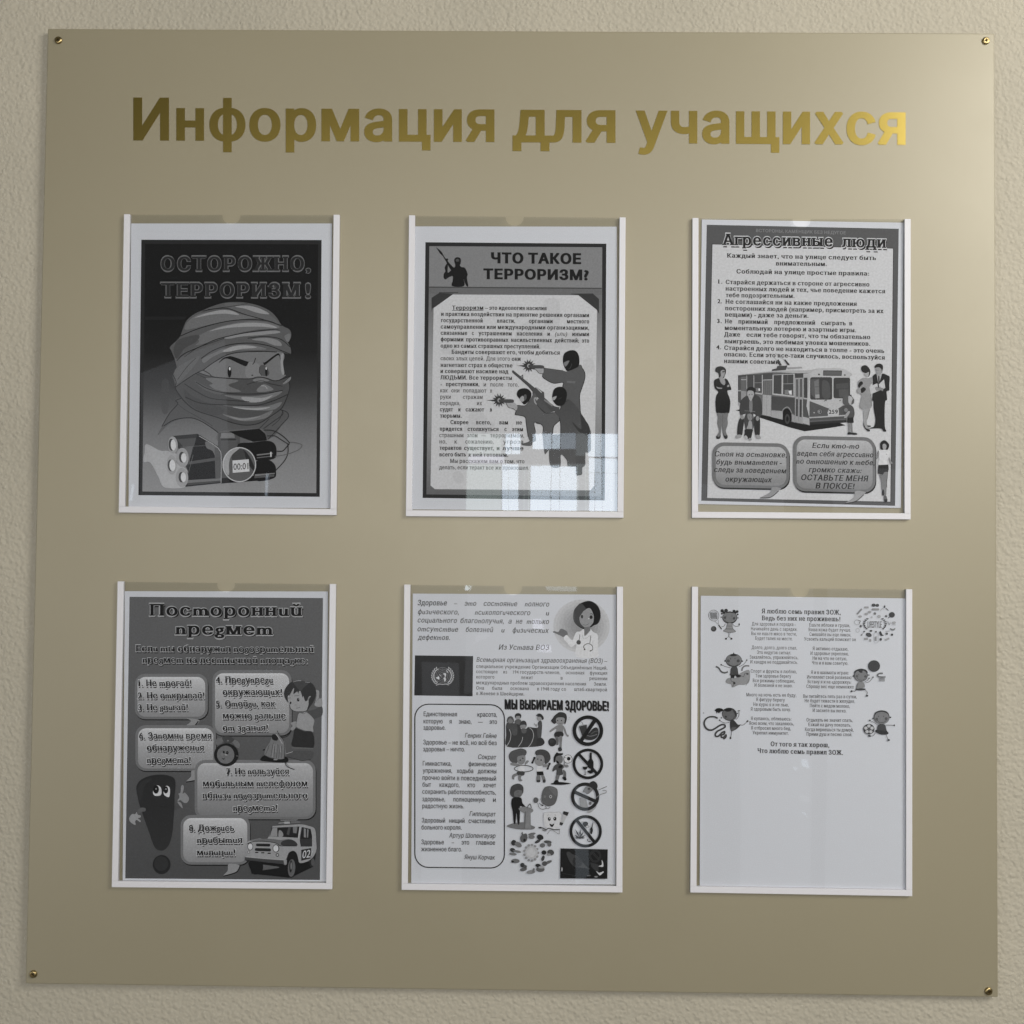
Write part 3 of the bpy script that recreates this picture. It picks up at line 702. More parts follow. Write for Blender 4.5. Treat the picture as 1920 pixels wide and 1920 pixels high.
# standing one
S.G('1105,500 1110,480 1000,490 930,470 850,420 830,390 835,340 850,285 960,300 1110,320 1170,325 1330,240 1370,290 1400,360 1395,440 1360,550 1330,650 1335,780 1345,890 1400,980 1450,1060 1475,1170 1480,1300 1475,1390 1420,1400 1380,1300 1340,1180 1250,1100 1150,1000 1080,800 1095,560', 80, k=4)
S.L('1370,290 1400,360 1395,440 1360,550 1330,650 1335,780 1345,890 1400,980 1450,1060 1475,1170', 9, 28); S.L('850,285 960,300 1110,320', 7, 35); S.L('830,390 850,420 930,470 1000,490 1110,480 1095,560', 8, 30); S.H('1160,455 1275,460 1270,490 1160,480', 98)
S.G('1105,160 1125,90 1190,52 1260,50 1305,90 1325,160 1322,240 1290,280 1170,325 1130,280 1110,230', 20); S.G('1118,215 1190,185 1165,240 1135,265', 110); S.L('1225,225 1205,280 1180,300', 6, 60)
S.G('745,300 800,280 845,290 840,355 785,345', 150); S.L('700,290 745,310 790,355 840,358', 6, 40); S.G('640,255 720,245 840,250 850,290 760,290 700,300 650,290', 68, k=3)
# rifle
S.H('425,325 440,312 560,410 720,540 740,570 700,600 640,530 540,440 430,345', 66); S.H('525,405 575,368 578,420 555,425', 66); S.H('545,405 565,390 566,412', 160)
S.H('700,560 750,540 855,610 860,680 970,780 1010,800 1000,860 930,880 860,790 800,700 740,660 700,640', 68); S.H('745,545 755,545 825,605 820,620', 175); S.H('860,700 975,775 960,795 850,715', 120)
# left kneeling
S.G('495,780 600,785 660,720 720,620 760,680 800,760 880,880 1020,880 1065,960 1040,1010 985,1060 970,1160 960,1300 900,1400 860,1420 835,1180 835,1050 760,1030 725,1010 735,1150 745,1250 680,1270 640,1200 610,1000 600,940 520,915 468,905 485,850', 84, k=4)
S.L('500,780 600,785 660,720', 7, 30); S.L('485,850 468,905 520,915 600,940 615,1020 640,1200', 8, 30); S.L('745,1150 725,1010 835,1055 835,1180', 8, 30); S.L('740,740 800,820 880,885 1010,880 1060,950 1065,980 985,1060 970,1160', 9, 30)
S.G('490,640 510,580 570,555 640,565 685,620 670,700 600,770 560,745 520,690', 20); S.G('525,700 570,655 590,710 560,735', 150); S.G('585,650 615,640 620,690 590,720', 80)
S.G('560,1295 640,1270 690,1240 695,1310 650,1325 560,1312', 84, k=3); S.G('345,745 430,730 495,785 480,850 400,815 360,790', 152); S.L('345,745 380,810 440,825 480,860', 6, 35); S.G('250,700 330,700 440,705 445,745 360,750 260,735', 66, k=3)
S.G('720,680 770,690 760,770 725,745', 145, k=3); S.G('730,690 760,720 790,690 900,800 940,880 860,870 760,770', 74, k=3)
# right one
S.G('1160,700 1230,735 1300,810 1345,890 1400,980 1450,1060 1475,1175 1460,1400 1400,1420 1400,1590 1280,1600 1170,1590 1160,1520 1080,1440 1070,1600 950,1600 920,1460 930,1300 960,1180 1070,1160 1075,1040 1060,950 1000,880 1000,800 1060,800', 66, 84, k=4)
S.G('1230,1000 1350,1100 1340,890 1450,1060 1475,1170 1380,1180 1290,1100', 50, k=4); S.G('1290,1180 1400,1170 1400,1300 1405,1500 1365,1620 1362,1700 1320,1715 1282,1700 1280,1500', 76, k=4)
S.L('1075,1160 1075,1040 1060,950', 8, 30); S.L('1065,850 1110,760 1180,715', 6, 40); S.G('965,640 990,565 1050,535 1110,545 1155,600 1155,680 1120,770 1050,790 1000,760 965,700', 20); S.G('965,680 1020,660 1000,705 970,712', 150); S.H('1055,790 1075,800 1060,840', 160); S.L('1040,700 1090,680', 6, 50)
# muzzle flashes
def burst(cx, cy, r, n, tail):
    P = []
    for i in range(2*n):
        a = math.pi*i/n + .12; rr = r if i % 2 == 0 else r*0.52
        P.append((cx + rr*math.cos(a), cy + rr*math.sin(a)))
    S.H(P, 52); S.H([(cx-tail, cy), (cx-r*.5, cy-12), (cx-r*.5, cy+12)], 52); S.C(cx, cy, r*.22, r*.28, 150); S.C(cx+8, cy+4, r*.16, r*.2, 60)
burst(650, 255, 95, 13, 165); burst(255, 715, 98, 13, 175)
S.H('660,245 840,250 845,270 840,290 700,290 665,268', 66); S.H('270,705 435,705 445,720 440,745 350,745 275,730', 66)
S.done()

# ---- poster 3: trolleybus
S = Sheet('poster', [(1316,411.5),(1694,417.5),(1689,952.5),(1309,945)], 198, 'slightly crooked poster with a trolleybus among pedestrians and two speech bubbles')
S.part('picture_border'); S.view(1280,390,A)
S.H('197,137 1768,170 1738,2437 152,2395', 84); S.H('238,292 1727,326 1705,2409 195,2366', 58); S.H('244,298 1721,332 1699,2403 201,2372', 196)
S.part('headline')
S.T('ВСТОРОНЫ, КАМЕНЩИК БЕЗ НЕДУГОЕ', 600,1335,196,216,cap=26,st='bold',g=122)
for s, x0, x1, y0, y1 in (('Агрессивные',322,1228,301,314), ('люди',1302,1665,318,325)):
    S.T(s, x0+8, x1+8, y0, y1, cap=90, st='heads', g=34, dy=20); S.T(s, x0-4, x1+4, y0+3, y1+3, cap=96, st='headshalo', g=190); S.T(s, x0, x1, y0, y1, cap=90, st='heads', g=28)
S.part('body_text'); b = dict(st='serifb', g=26, cap=35)
for s, x0, x1, y0, y1 in (('Каждый знает, что на улице следует быть',362,1582,405,426),('внимательным.',762,1180,470,475),('Соблюдай на улице простые правила:',440,1525,535,553),('1.',288,325,618,618),
 ('Старайся держаться в стороне от агрессивно',352,1528,622,642),('настроенных людей и тех, чье поведение кажется',350,1658,675,698),('тебе подозрительным.',350,915,729,736),('2.',283,322,779,779),('Не соглашайся ни на какие предложения',350,1425,782,801),
 ('посторонних людей (например, присмотреть за их',347,1645,836,860),('вещами) - даже за деньги.',345,1030,888,899),('3.',280,320,941,941),('моментальную лотерею и азартные игры.',343,1420,997,1016),('Даже',338,470,1050,1052),('если тебе говорят, что ты обязательно',522,1535,1053,1073),
 ('выиграешь, это любимая уловка мошенников.',342,1535,1106,1127),('4.',275,315,1155,1155),('Старайся долго не находиться в толпе - это очень',340,1650,1160,1186),('опасно. Если это все-таки случилось, воспользуйся',338,1655,1213,1240),('нашими советами:',338,800,1268,1277)):
    S.T(s, x0, x1, y0, y1, **b)
S.Wd([('Не',345,405),('принимай',455,697),('предложений',748,1085),('сыграть',1132,1335),('в',1362,1388)],943,960,345,1388,**b)
S.part('trolleybus_picture'); S.view(1380,670,.125)
S.H('-10,795 60,780 60,810 20,800', 30); S.H('360,860 560,880 900,960 1110,1000 1660,975 1560,985 1645,1020 1400,1060 1030,1110 800,1050 360,905', 26)
S.H('30,270 160,250 560,215 880,235 1100,225 1110,1020 880,980 520,890 300,850 60,760 30,700', 100)
S.G('30,270 80,255 550,205 600,200 880,195 1100,190 1250,165 1560,165 1690,210 1705,290 1110,290 1090,240 880,238 560,222 180,255', 168, k=3)
S.H('30,275 160,262 1100,235 1105,250 900,260 550,258 30,295', 62)
S.H('30,290 75,290 75,690 30,680', 78); S.H('30,490 75,490 75,510 30,510', 150); S.H('30,670 75,690 70,760 35,720', 160)
S.H('160,275 270,270 270,500 165,500', 70); S.H('75,340 155,340 155,500 75,500', 98); S.H('75,500 155,510 155,600 75,640', 140); S.K('75,335 155,335', 10, 170); S.K('162,272 162,470', 9, 165); S.K('267,268 267,470', 9, 165)
S.H('278,268 388,266 388,525 290,520', 72); S.K('280,382 388,380', 6, 140); S.H('300,460 345,455 345,515 300,510', 110); S.H('335,470 360,465 362,505 338,500', 215); S.K('395,262 395,545', 12, 178); S.K('290,535 395,552', 14, 180)
S.H('400,245 550,232 550,335 400,335', 72); S.H('408,340 540,335 535,555 408,555', 96); 
for x in (432,462,495,520): S.K([(x,345),(x-2,552)], 6, 118)
S.K('408,340 545,335', 10, 175); S.H('400,560 530,570 525,890 395,860', 160); S.K('462,565 460,870', 4, 130)
S.H('548,260 880,245 880,600 545,560', 172); S.H('565,268 685,262 682,552 562,542', 66); S.H('708,262 862,256 862,578 706,556', 68); S.K('708,398 862,395', 8, 140); S.K('775,262 775,396', 5, 110); S.H('730,490 790,485 790,560 730,552', 118); S.H('785,500 840,492 842,570 800,562', 165); S.H('795,505 830,500 832,550 800,545', 232)
S.H('530,582 880,612 880,860 830,820 800,770 760,745 700,790 690,805 530,790', 66, 72); S.K('532,792 690,808', 5, 150); S.H('530,800 700,812 700,935 528,895', 158)
S.L('695,830 710,780 760,745 800,765 835,830', 12, 140); S.C(768,900,66,130,22); S.C(770,925,38,75,62); S.C(770,925,18,40,24); S.G('700,860 715,790 765,765 800,790 830,850 800,810 760,795 720,830', 18, k=3)
S.H('835,850 880,870 882,975 838,962', 150); S.H('880,250 1010,245 1010,330 900,330', 66); S.H('885,310 1005,305 1005,1000 885,970', 150); S.H('900,330 930,328 930,590 902,590', 84); S.H('958,325 992,322 992,595 958,595', 84); S.H('900,625 930,625 928,885 898,880', 60); S.H('955,632 988,632 985,900 953,892', 60)
S.K('942,320 942,960', 5, 90); S.H('1010,245 1110,235 1110,640 1010,620', 165); S.H('1018,305 1072,305 1072,612 1018,605', 62); S.H('1005,635 1105,655 1100,900 1005,888', 76); S.H('1000,890 1100,915 1105,1020 1000,985', 165)
S.G('1108,300 1115,240 1250,170 1560,168 1690,210 1712,300 1712,610 1700,870 1100,905', 176, k=3)
S.RR(1112,298,1442,635,30,60); S.RR(1462,305,1712,615,28,60); S.H('1120,330 1250,320 1255,600 1180,610 1130,560', 84); S.G('1290,380 1330,340 1400,400 1410,600 1300,600', 78, k=3); S.H('1170,360 1240,330 1250,600 1190,612', 110); S.H('1190,560 1250,556 1255,612 1190,615', 150); S.K('1170,445 1250,442', 5, 60); S.H('1500,400 1690,380 1690,470 1500,470', 76); S.H('1540,480 1690,478 1690,600 1550,600', 82)
S.H('1308,195 1588,198 1585,278 1308,275', 58); S.H('1318,208 1576,210 1574,266 1318,264', 92); S.C(1245,256,16,14,70); S.C(1632,266,14,13,80); S.K('1320,662 1340,640 1350,655 1368,625', 8, 50); S.K('1550,655 1575,640', 10, 55)
S.H('1105,655 1400,770 1400,830 1375,880 1100,895', 82); S.H('1530,770 1600,725 1700,700 1700,860 1540,875', 80); S.C(1255,815,42,40,62); S.O(1255,815,30,28,6,150); S.C(1248,815,16,18,130); S.C(1630,790,30,34,130); S.C(1172,830,10,10,170)
S.H('1100,915 1660,880 1660,975 1105,1010', 78); S.K('1100,905 1665,868', 16, 172); S.K('1105,960 1660,925', 6, 110); S.H('1105,975 1660,940 1660,975 1108,1012', 44)
S.H('1385,785 1540,775 1545,855 1530,875 1385,872 1372,830', 182); S.T('259', 1390,1528,846,843,cap=60,st='bold',g=22)
S.H('540,180 610,165 620,130 770,122 750,188 540,205', 70); S.H('760,150 980,140 1000,165 780,180', 150); S.H('620,40 640,30 690,120 650,125', 66); S.H('720,40 740,30 805,105 800,120 770,112', 60); S.K('560,-10 625,60', 4, 80); S.K('590,-60 735,50', 4, 80); S.K('400,-200 560,-10', 2, 120)
S.part('woman_picture'); S.view(1330,670,.08854)
# woman with folded arms
S.G('130,240 160,205 240,188 310,210 350,260 350,330 330,380 300,440 215,430 190,340 130,300', 52); S.G('240,300 290,265 330,290 325,360 300,410 290,440 330,480 335,550 300,580 250,540 220,470 225,420 245,390', 150); S.G('280,290 330,290 330,310 280,320', 80)
S.G('110,480 200,440 225,500 260,560 320,585 340,530 325,450 380,470 430,570 465,660 455,690 390,700 390,760 425,850 445,940 440,1050 410,1185 290,1180 160,1180 135,1060 130,930 150,810 190,730 120,660 100,560', 44, 22, k=4)
S.G('150,620 200,640 265,645 262,665 180,660', 150); S.G('375,610 400,580 430,610 390,630', 150)
S.G('165,1180 290,1185 395,1180 385,1300 390,1420 350,1560 385,1660 380,1715 330,1720 280,1600 275,1560 265,1450 250,1560 230,1690 195,1725 150,1715 155,1660 205,1560 170,1400 180,1280', 112, k=4); S.G('150,1660 200,1690 240,1640 230,1710 190,1728 150,1715', 40); S.G('280,1580 320,1660 380,1650 385,1700 350,1728 310,1690', 40); S.K('285,1190 280,1550', 5, 60)
# man with a child
S.part('man_and_child_picture')
S.G('800,740 795,690 830,640 900,625 960,650 980,700 960,760 940,800 810,790', 36); S.G('805,730 850,700 930,720 945,790 910,870 880,930 840,890 805,810', 160); S.C(845,790,10,12,60); S.C(905,785,10,12,60); S.K('855,860 890,862', 5, 90)
S.G('680,900 800,810 850,900 880,930 930,860 960,790 1050,830 1100,920 1125,1150 1080,1250 1060,1290 1000,1290 960,1200 740,1200 680,1250 640,1150 655,1000', 62, k=4); S.G('850,905 880,935 910,900 910,1140 850,1140', 120, k=3); S.K('750,1130 970,1150', 8, 130)
S.G('650,1290 720,1270 730,1380 710,1560 690,1650 600,1660 590,1560 610,1400', 46, k=3); S.G('950,1260 1065,1280 1075,1500 1060,1660 980,1660 950,1500', 46, k=3)
S.G('560,1660 620,1635 680,1650 670,1700 600,1722 550,1710', 150); S.G('975,1660 1030,1640 1090,1690 1080,1728 1000,1725', 150); S.C(695,1265,36,50,140); S.C(1020,1295,36,50,140)
S.G('730,1330 780,1190 840,1170 920,1190 940,1290 950,1400 920,1520 850,1535 770,1520 750,1420', 66, k=4); S.G('810,1210 870,1195 910,1230 905,1310 860,1340 815,1300', 130); S.C(850,1265,7,9,40); S.C(892,1265,7,9,40); S.G('840,1350 890,1350 910,1440 900,1520 790,1530 820,1430', 150, k=4); S.G('760,1525 915,1525 910,1600 880,1720 830,1730 740,1680 750,1600', 40, k=4); S.C(775,1700,35,48,170,-.4); S.C(865,1735,38,28,150)
# couple
S.part('couple_picture')
S.view(1590,670,.08333)
S.G('295,260 315,200 380,175 440,200 495,280 500,370 460,440 440,400 380,350 330,330', 38); S.G('350,370 420,350 470,330 465,400 440,450 400,430', 160)
S.G('235,530 340,460 440,470 540,450 555,560 500,640 520,800 505,900 535,1090 500,1150 400,1190 300,1160 255,1110 285,950 300,850 210,800 200,740 230,700 220,620', 142, k=4); S.G('225,630 260,560 310,540 340,590 290,640 250,690', 34, k=3); S.G('290,710 350,670 405,720 330,800 285,780', 34, k=3); S.G('195,730 250,710 290,750 280,800 230,810', 150)
S.G('350,1180 490,1170 440,1330 425,1490 490,1620 490,1665 440,1650 370,1560 345,1480 360,1400', 150, k=4); S.G('345,1480 400,1590 490,1625 490,1665 430,1650 360,1560', 42, k=4); S.G('440,1530 510,1540 505,1560 450,1560', 50); S.K('515,830 530,1100', 12, 50); S.K('490,1170 430,1400', 9, 60)
S.G('600,230 605,190 650,150 710,140 770,165 790,220 775,300 765,350 740,300 690,240 620,235', 34); S.G('620,240 700,225 750,270 760,340 720,400 660,390 635,330', 145); S.K('620,285 690,290', 10, 80)
S.G('560,420 640,380 690,560 760,370 900,410 940,450 930,620 930,740 870,770 880,950 840,990 825,1200 830,1560 865,1660 800,1665 740,1600 500,1600 510,1580 590,1550 620,1400 580,1150 575,990 545,960 560,800 560,560', 34, k=4); S.G('655,400 690,390 730,400 760,380 720,520 690,580 665,500', 165, k=3); S.G('680,420 705,415 712,540 692,580 678,520', 50, k=3)
S.H('480,660 640,590 700,600 810,495 840,690 650,770 515,830', 186); S.G('610,680 680,660 790,700 780,760 740,740 640,750', 130); S.G('665,600 690,600 700,670 680,680', 40)
# boy
S.part('boy_picture')
S.view(1380,670,.125)
S.G('1600,640 1610,580 1650,560 1700,570 1735,580 1770,640 1765,690 1720,700 1660,720 1610,700', 86); S.G('1690,580 1740,600 1750,650 1730,700 1690,680', 170, k=4); S.C(1718,572,16,12,40); S.G('1745,640 1775,630 1765,690 1730,705', 90); 
S.G('1620,730 1700,710 1760,750 1780,850 1760,920 1760,980 1670,980 1670,900 1640,860 1600,790', 76, k=4); S.C(1650,790,28,30,120); S.G('1680,810 1710,820 1670,890 1640,910 1620,895', 150, k=4); S.H('1672,905 1762,900 1765,985 1668,975', 36); S.H('1680,985 1712,985 1708,1130 1688,1130', 130); S.H('1718,985 1745,985 1755,1130 1725,1130', 130); S.G('1675,1130 1720,1125 1725,1155 1680,1158', 44); S.G('1725,1130 1790,1130 1822,1150 1800,1162 1730,1155', 44)
# girl in shorts
S.part('girl_picture')
S.view(1620,810,.07293)
S.G('415,330 430,270 480,220 540,215 600,260 650,340 610,450 560,460 480,460 430,440', 36, k=4); S.G('475,340 520,300 575,340 575,400 540,470 500,460', 150, k=4)
S.G('380,480 480,460 580,460 670,490 660,560 620,680 630,835 380,850 370,770 390,700', 205, k=4); S.G('340,560 370,490 390,520 380,640 300,720 290,690 340,650', 140, k=3); S.K('345,570 370,480', 10, 50); S.G('640,640 700,760 740,800 700,815 640,760', 140, k=3); S.K('610,690 615,820', 6, 110); S.C(580,572,16,7,80)
S.H('375,850 628,835 635,960 615,1040 520,1045 490,1100 360,1070 358,980', 42); S.G('400,1095 490,1100 515,1040 610,1045 590,1300 580,1420 570,1620 530,1600 500,1500 460,1480 440,1250', 118, k=4); S.K('610,1050 580,1300 590,1430', 12, 60); S.G('470,1500 510,1490 520,1620 490,1635 465,1600', 42); S.G('515,1640 570,1640 600,1740 590,1790 540,1790 515,1740', 90); S.G('515,1740 600,1730 590,1795 540,1800', 36)
S.view(1280,680,A)
for x0,y0,x1,y1,tail,tilt in ((243,650,872,1020,'640,1022 680,1060 630,1108 740,1080 800,1028',12),(905,597,1578,1050,'1350,1055 1395,1060 1325,1152 1420,1130 1500,1062',14)):
    S.part('speech_bubble'); S.RR(x0+6,y0+12,x1+6,y1+12,95,26,tilt=tilt); S.RR(x0,y0,x1,y1,95,112,tilt=tilt); S.RR(x0+28,y0+30,x1-24,y1-22,72,170,stops=[(y0+40,178),(y0+180,158),(y1,128)],tilt=tilt*.9)
S.part('bubble_tail'); S.G('735,1018 715,1060 635,1106 720,1100 790,1045 805,1028', 140, k=4); S.L('635,1106 720,1101 785,1050', 6, 40); S.part('bubble_tail'); S.G('1415,1050 1400,1100 1330,1152 1420,1130 1480,1080 1495,1058', 150, k=4); S.L('1330,1152 1420,1132 1482,1080', 6, 40)
S.part('bubble_text'); it = dict(st='serifbit', g=38, cap=42)
for s, x0, x1, y0, y1 in (('Стоя на остановке,',263,852,766,775),('будь внимателен -',275,812,832,838),('следи за поведением',258,850,894,906),('окружающих',350,732,972,978),('Если кто-то',1058,1445,697,704.1),('ведет себя агрессивно',935,1560,761,775),('по отношению к тебе,',928,1570,825,839),('громко скажи:',1030,1465,894,903)):
    if s.startswith('Если'): S.part('bubble_text')
    S.T(s, x0, x1, y0, y1, **it)
S.T('ОСТАВЬТЕ МЕНЯ',970,1522,960,971,st='serifbit',g=22,cap=46); S.T('В ПОКОЕ!',1085,1408,1028,1034,st='serifbit',g=22,cap=46)
S.done()

# ---- poster 4: unattended object
S = Sheet('poster', [(234,1108.5),(615,1109),(611,1653),(230,1651)], 156, 'dark grey poster full of speech bubbles with an exclamation mark and a police car')
S.part('picture_background'); S.view(200,1080,A)
S.H('187,170 1770,180 1745,2487 152,2474', 70, stops=[(170,76),(900,74),(1700,66),(2480,60)])
S.part('headline')
for s, x0, x1, y0, y1 in (('Посторонний',350,1600,323,327),('предмет',560,1360,477,482)):
    S.T(s, x0+10, x1+10, y0, y1, cap=94, st='fancy', g=14, dy=14); S.T(s, x0-5, x1+5, y0+4, y1+4, cap=102, st='fancyhalo', g=128); S.T(s, x0, x1, y0, y1, cap=94, st='fancy', g=12)
def sub(s, x0, x1, y0, y1=None, cap=50, hl=138):
    y1 = y0 if y1 is None else y1
    S.T(s, x0+5, x1+5, y0, y1, cap=cap, st='fancys', g=34, dy=15); S.T(s, x0-4, x1+4, y0+2, y1+2, cap=cap+5, st='fancyshalo', g=hl); S.T(s, x0, x1, y0, y1, cap=cap, st='fancys', g=7)
S.part('subtitle')
sub('Если ты обнаружил подозрительный', 238,1695,616,624); sub('предмет на лестничной площадке:', 292,1643,709,716)
def bub(x0,y0,x1,y1,top=152,bot=106,tail=None,shade=88,tl=0):
    S.part('speech_bubble'); S.RR(x0+4,y0+12,x1+6,y1+9,85,14); S.RR(x0,y0,x1,y1,85,shade,stops=[(y0,shade+4),(y1,shade)])
    S.RR(x0+22,y0+26,x1-22,y1-20,66,top,stops=[(y0+20,top+18),(y0+50,top),((y0+y1)/2,(top+bot)/2),(y1,bot)])
    if tail: S.G(tail, 112, k=4)
bub(865,770,1515,1305,tail=None)
bub(230,800,828,1172,tail='655,1165 690,1190 605,1258 700,1240 760,1180'); S.L('605,1258 700,1242 750,1188', 9, 16)
bub(235,1220,895,1595,tail='700,1590 690,1640 650,1685 760,1660 810,1600'); S.L('650,1686 760,1662 812,1604', 9, 16)
bub(720,1505,1710,1990,top=138,bot=94)
bub(605,1955,1172,2362,tail='1000,2355 990,2410 955,2455 1060,2420 1090,2370'); S.L('955,2456 1060,2424 1092,2372', 9, 16)
for s, x0, x1, y0 in (('1. Не трогай!',257,693,901),('2. Не открывай!',252,800,1002),('3. Не двигай!',258,665,1099),('4. Предупреди',893,1362,874),('окружающих!',948,1435,973),('5. Отойди, как',893,1382,1069),('можно дальше',948,1465,1167),('от здания!',948,1320,1266),('6. Запомни время',265,860,1331),('обнаружения',328,798,1429),('предмета!',328,688,1530),('7. Не пользуйся',978,1493,1623),('мобильным телефоном',785,1645,1721),('вблизи подозрительного',783,1643,1820),('предмета!',1033,1398,1921),('8. Дождись',673,1043,2086),('прибытия',737,1112,2184),('милиции!',737,1053,2286)):
    if s[0].isdigit(): S.part('bubble_text')
    sub(s, x0, x1, y0, cap=52, hl=158)
S.part('exclamation_mark_figure'); S.view(230,1440,.109375)
S.G('235,380 245,290 310,205 430,145 560,118 700,115 820,140 890,190 905,300 890,480 885,700 870,900 855,1080 820,1250 770,1350 700,1410 620,1410 560,1370 510,1270 460,1120 400,960 340,780 290,640 260,500', 32, 38, k=5)
S.C(668,1655,152,165,30,0); S.C(660,1640,120,125,38); S.G('250,350 320,240 430,190 500,200 380,300 330,500 290,560 260,460', 38)
S.G('520,430 540,330 590,295 650,330 668,400 650,465 560,478', 165); S.C(572,368,50,72,10); S.C(572,358,9,14,140); S.G('705,450 715,340 750,305 800,330 812,410 790,500', 165); S.C(740,375,40,62,10); S.C(742,360,8,14,140)
S.L('640,660 730,665 800,635', 6, 24)
S.G('255,730 310,680 390,690 385,740 320,755 270,790', 74); S.G('115,850 160,790 215,790 240,750 260,800 310,815 300,850 260,860 310,905 295,925 240,890 215,920 220,975 160,950 120,910', 120, k=4)
S.G('895,640 950,600 990,640 960,700 900,720', 60); S.G('940,580 990,550 1040,590 1090,600 1130,560 1135,510 1095,450 1060,420 1030,440 1050,330 1030,290 1000,320 990,420 955,440 975,500 940,560 1000,600 1030,680 1010,680 960,620', 110, k=4)
S.part('boy_picture'); S.view(480,1260,.09894)
S.G('960,760 1130,700 1250,650 1255,820 1130,880 1100,900 1020,860', 60, k=3); S.G('1110,600 1140,440 1120,345 1180,350 1200,400 1195,490 1250,505 1252,640 1180,660 1120,640', 116, k=4); S.L('1140,560 1195,500 1250,515', 5, 60); S.L('1120,345 1150,430 1110,600', 5, 50)
S.G('600,520 640,450 720,300 840,300 960,480 1000,620 960,720 870,745 740,740 660,690 640,620', 122, k=4); S.C(1025,510,52,62,118,.3); S.O(1025,515,30,38,6,70,.3)
S.G('545,480 530,390 570,290 650,200 760,165 860,160 900,175 1040,200 1120,300 1140,420 1090,560 1010,680 960,740 1000,600 1000,520 1040,460 1000,470 970,540 930,550 900,460 880,480 850,380 820,360 800,415 780,370 710,415 720,300 640,420 600,470 610,570 590,560', 40, k=4)
S.G('720,200 860,170 1000,200 900,300 850,360 780,300', 54); S.L('700,190 780,168 860,165', 7, 140); S.L('930,190 1020,200', 6, 140); S.L('870,140 930,190', 6, 60)
S.C(800,525,24,34,24); S.C(812,512,7,9,150); S.C(655,585,18,24,24); S.L('730,455 790,445 820,440', 8, 50); S.L('610,500 660,485', 7, 55); S.L('765,690 800,680 835,668', 8, 60); S.L('730,630 760,620 770,630', 5, 70); S.L('640,620 660,700 740,745 870,748', 6, 40)
S.G('690,1020 660,980 670,960 760,940 745,1060 690,1110 655,1080', 112, k=4)
S.G('790,830 830,770 880,780 950,760 1040,830 1105,920 1080,1040 1075,1140 900,1110 760,1040 770,930', 118, k=4); S.L('790,830 765,950 758,1040', 6, 40); S.L('760,1040 900,1105 1075,1130', 7, 60); S.L('830,770 900,790 950,765', 6, 60)
S.G('745,1065 900,1120 1075,1145 1090,1440 880,1440 680,1400 700,1250', 34, k=3); S.H('670,1420 1090,1440 1085,1465 680,1450', 80); S.G('600,1560 700,1500 860,1490 1080,1510 1085,1600 1040,1650 880,1680 780,1660 700,1620 600,1600', 62, k=4); S.L('570,1550 700,1510', 7, 150); S.L('600,1610 760,1650 880,1680 1040,1655', 8, 28)
S.part('sack_picture')
S.G('80,1670 160,1580 300,1640 560,1600 610,1700 450,1715 250,1700', 14, k=3); S.G('300,1220 330,1170 400,1150 470,1240 540,1300 560,1420 565,1560 530,1640 400,1650 250,1610 160,1560 190,1440 260,1330', 92, k=4)
for p in ('330,1340 300,1480 280,1600','360,1350 350,1500 340,1620','400,1370 400,1500 385,1640','430,1380 440,1500 430,1640','480,1400 490,1520 480,1630','250,1380 210,1500 180,1560'): S.L(p, 6, 34)
for p in ('345,1360 325,1500 310,1610','380,1370 375,1520','460,1400 465,1520'): S.L(p, 7, 130)
S.G('300,1250 310,1190 360,1180 420,1230 400,1300 330,1290', 26); S.L('380,1180 440,1260 500,1360', 12, 135); S.L('400,1110 440,1190 520,1290 545,1400 540,1560', 9, 22); S.L('470,1240 560,1230 620,1190 665,1120', 12, 14); S.L('545,1560 550,1700 590,1790 730,1850', 14, 18); S.L('530,1600 560,1700 620,1790', 6, 30); S.C(150,1475,22,12,14,-.4); S.C(370,1660,40,12,110)
S.part('alarm_clock_picture'); S.view(380,1350,.05208)
S.G('500,680 600,640 740,640 760,760 560,900 480,860', 84, k=4); S.G('1060,740 1180,720 1300,800 1350,920 1260,1020 1100,860', 86, k=4); S.G('700,640 840,580 1000,600 1130,700 1060,800 900,850 780,800', 54); S.C(910,745,40,30,90)
S.C(850,1255,440,415,22,0); S.C(828,1250,312,325,88); S.C(760,1160,36,52,20); S.C(885,1178,46,58,8); S.C(880,1175,10,14,110); S.G('790,1230 840,1240 900,1260 830,1275', 135); S.G('690,1365 750,1385 800,1350 760,1430 710,1400', 26); S.C(700,1240,60,70,94); S.L('1200,1290 1280,1300', 30, 80)
S.part('police_car_picture'); S.view(440,1520,.08854)
S.H('300,1080 640,1110 1050,1150 1380,1080 1600,1080 1660,1190 1240,1395 1150,1420 360,1335', 10); S.H('590,1140 940,1190 940,1210 580,1265', 74)
S.G('560,1050 600,1150 590,1270 500,1340 400,1345 330,1230 300,1080', 18, k=3); S.G('1580,880 1700,840 1715,940 1690,1100 1640,1190 1590,1150', 30, k=3); S.C(1655,1090,38,80,64)
S.G('255,690 340,630 520,590 700,585 800,340 830,325 1100,305 1400,290 1560,320 1700,390 1725,640 1725,860 1600,1040 1380,1110 1330,960 1280,870 1220,850 1140,900 1080,1040 960,1050 600,1020 330,975 255,960', 120, k=3)
S.H('790,360 1390,335 1345,575 900,550 735,550', 26); S.H('800,370 900,360 905,545 745,548', 112); S.G('940,420 990,430 1030,500 1010,550 930,545', 110); S.H('1140,350 1190,345 1150,520 1100,500', 58); S.H('1230,345 1330,345 1310,480 1240,470', 92)
S.H('1420,345 1610,390 1640,540 1640,760 1400,760 1375,620', 26); S.H('1465,370 1505,385 1510,570 1465,560', 104); S.H('1535,390 1565,400 1555,570 1530,570', 104); S.H('1380,600 1640,590 1640,750 1410,755', 40)
S.K('1385,340 1350,590', 26, 140); S.K('1395,335 1375,620', 12, 118)
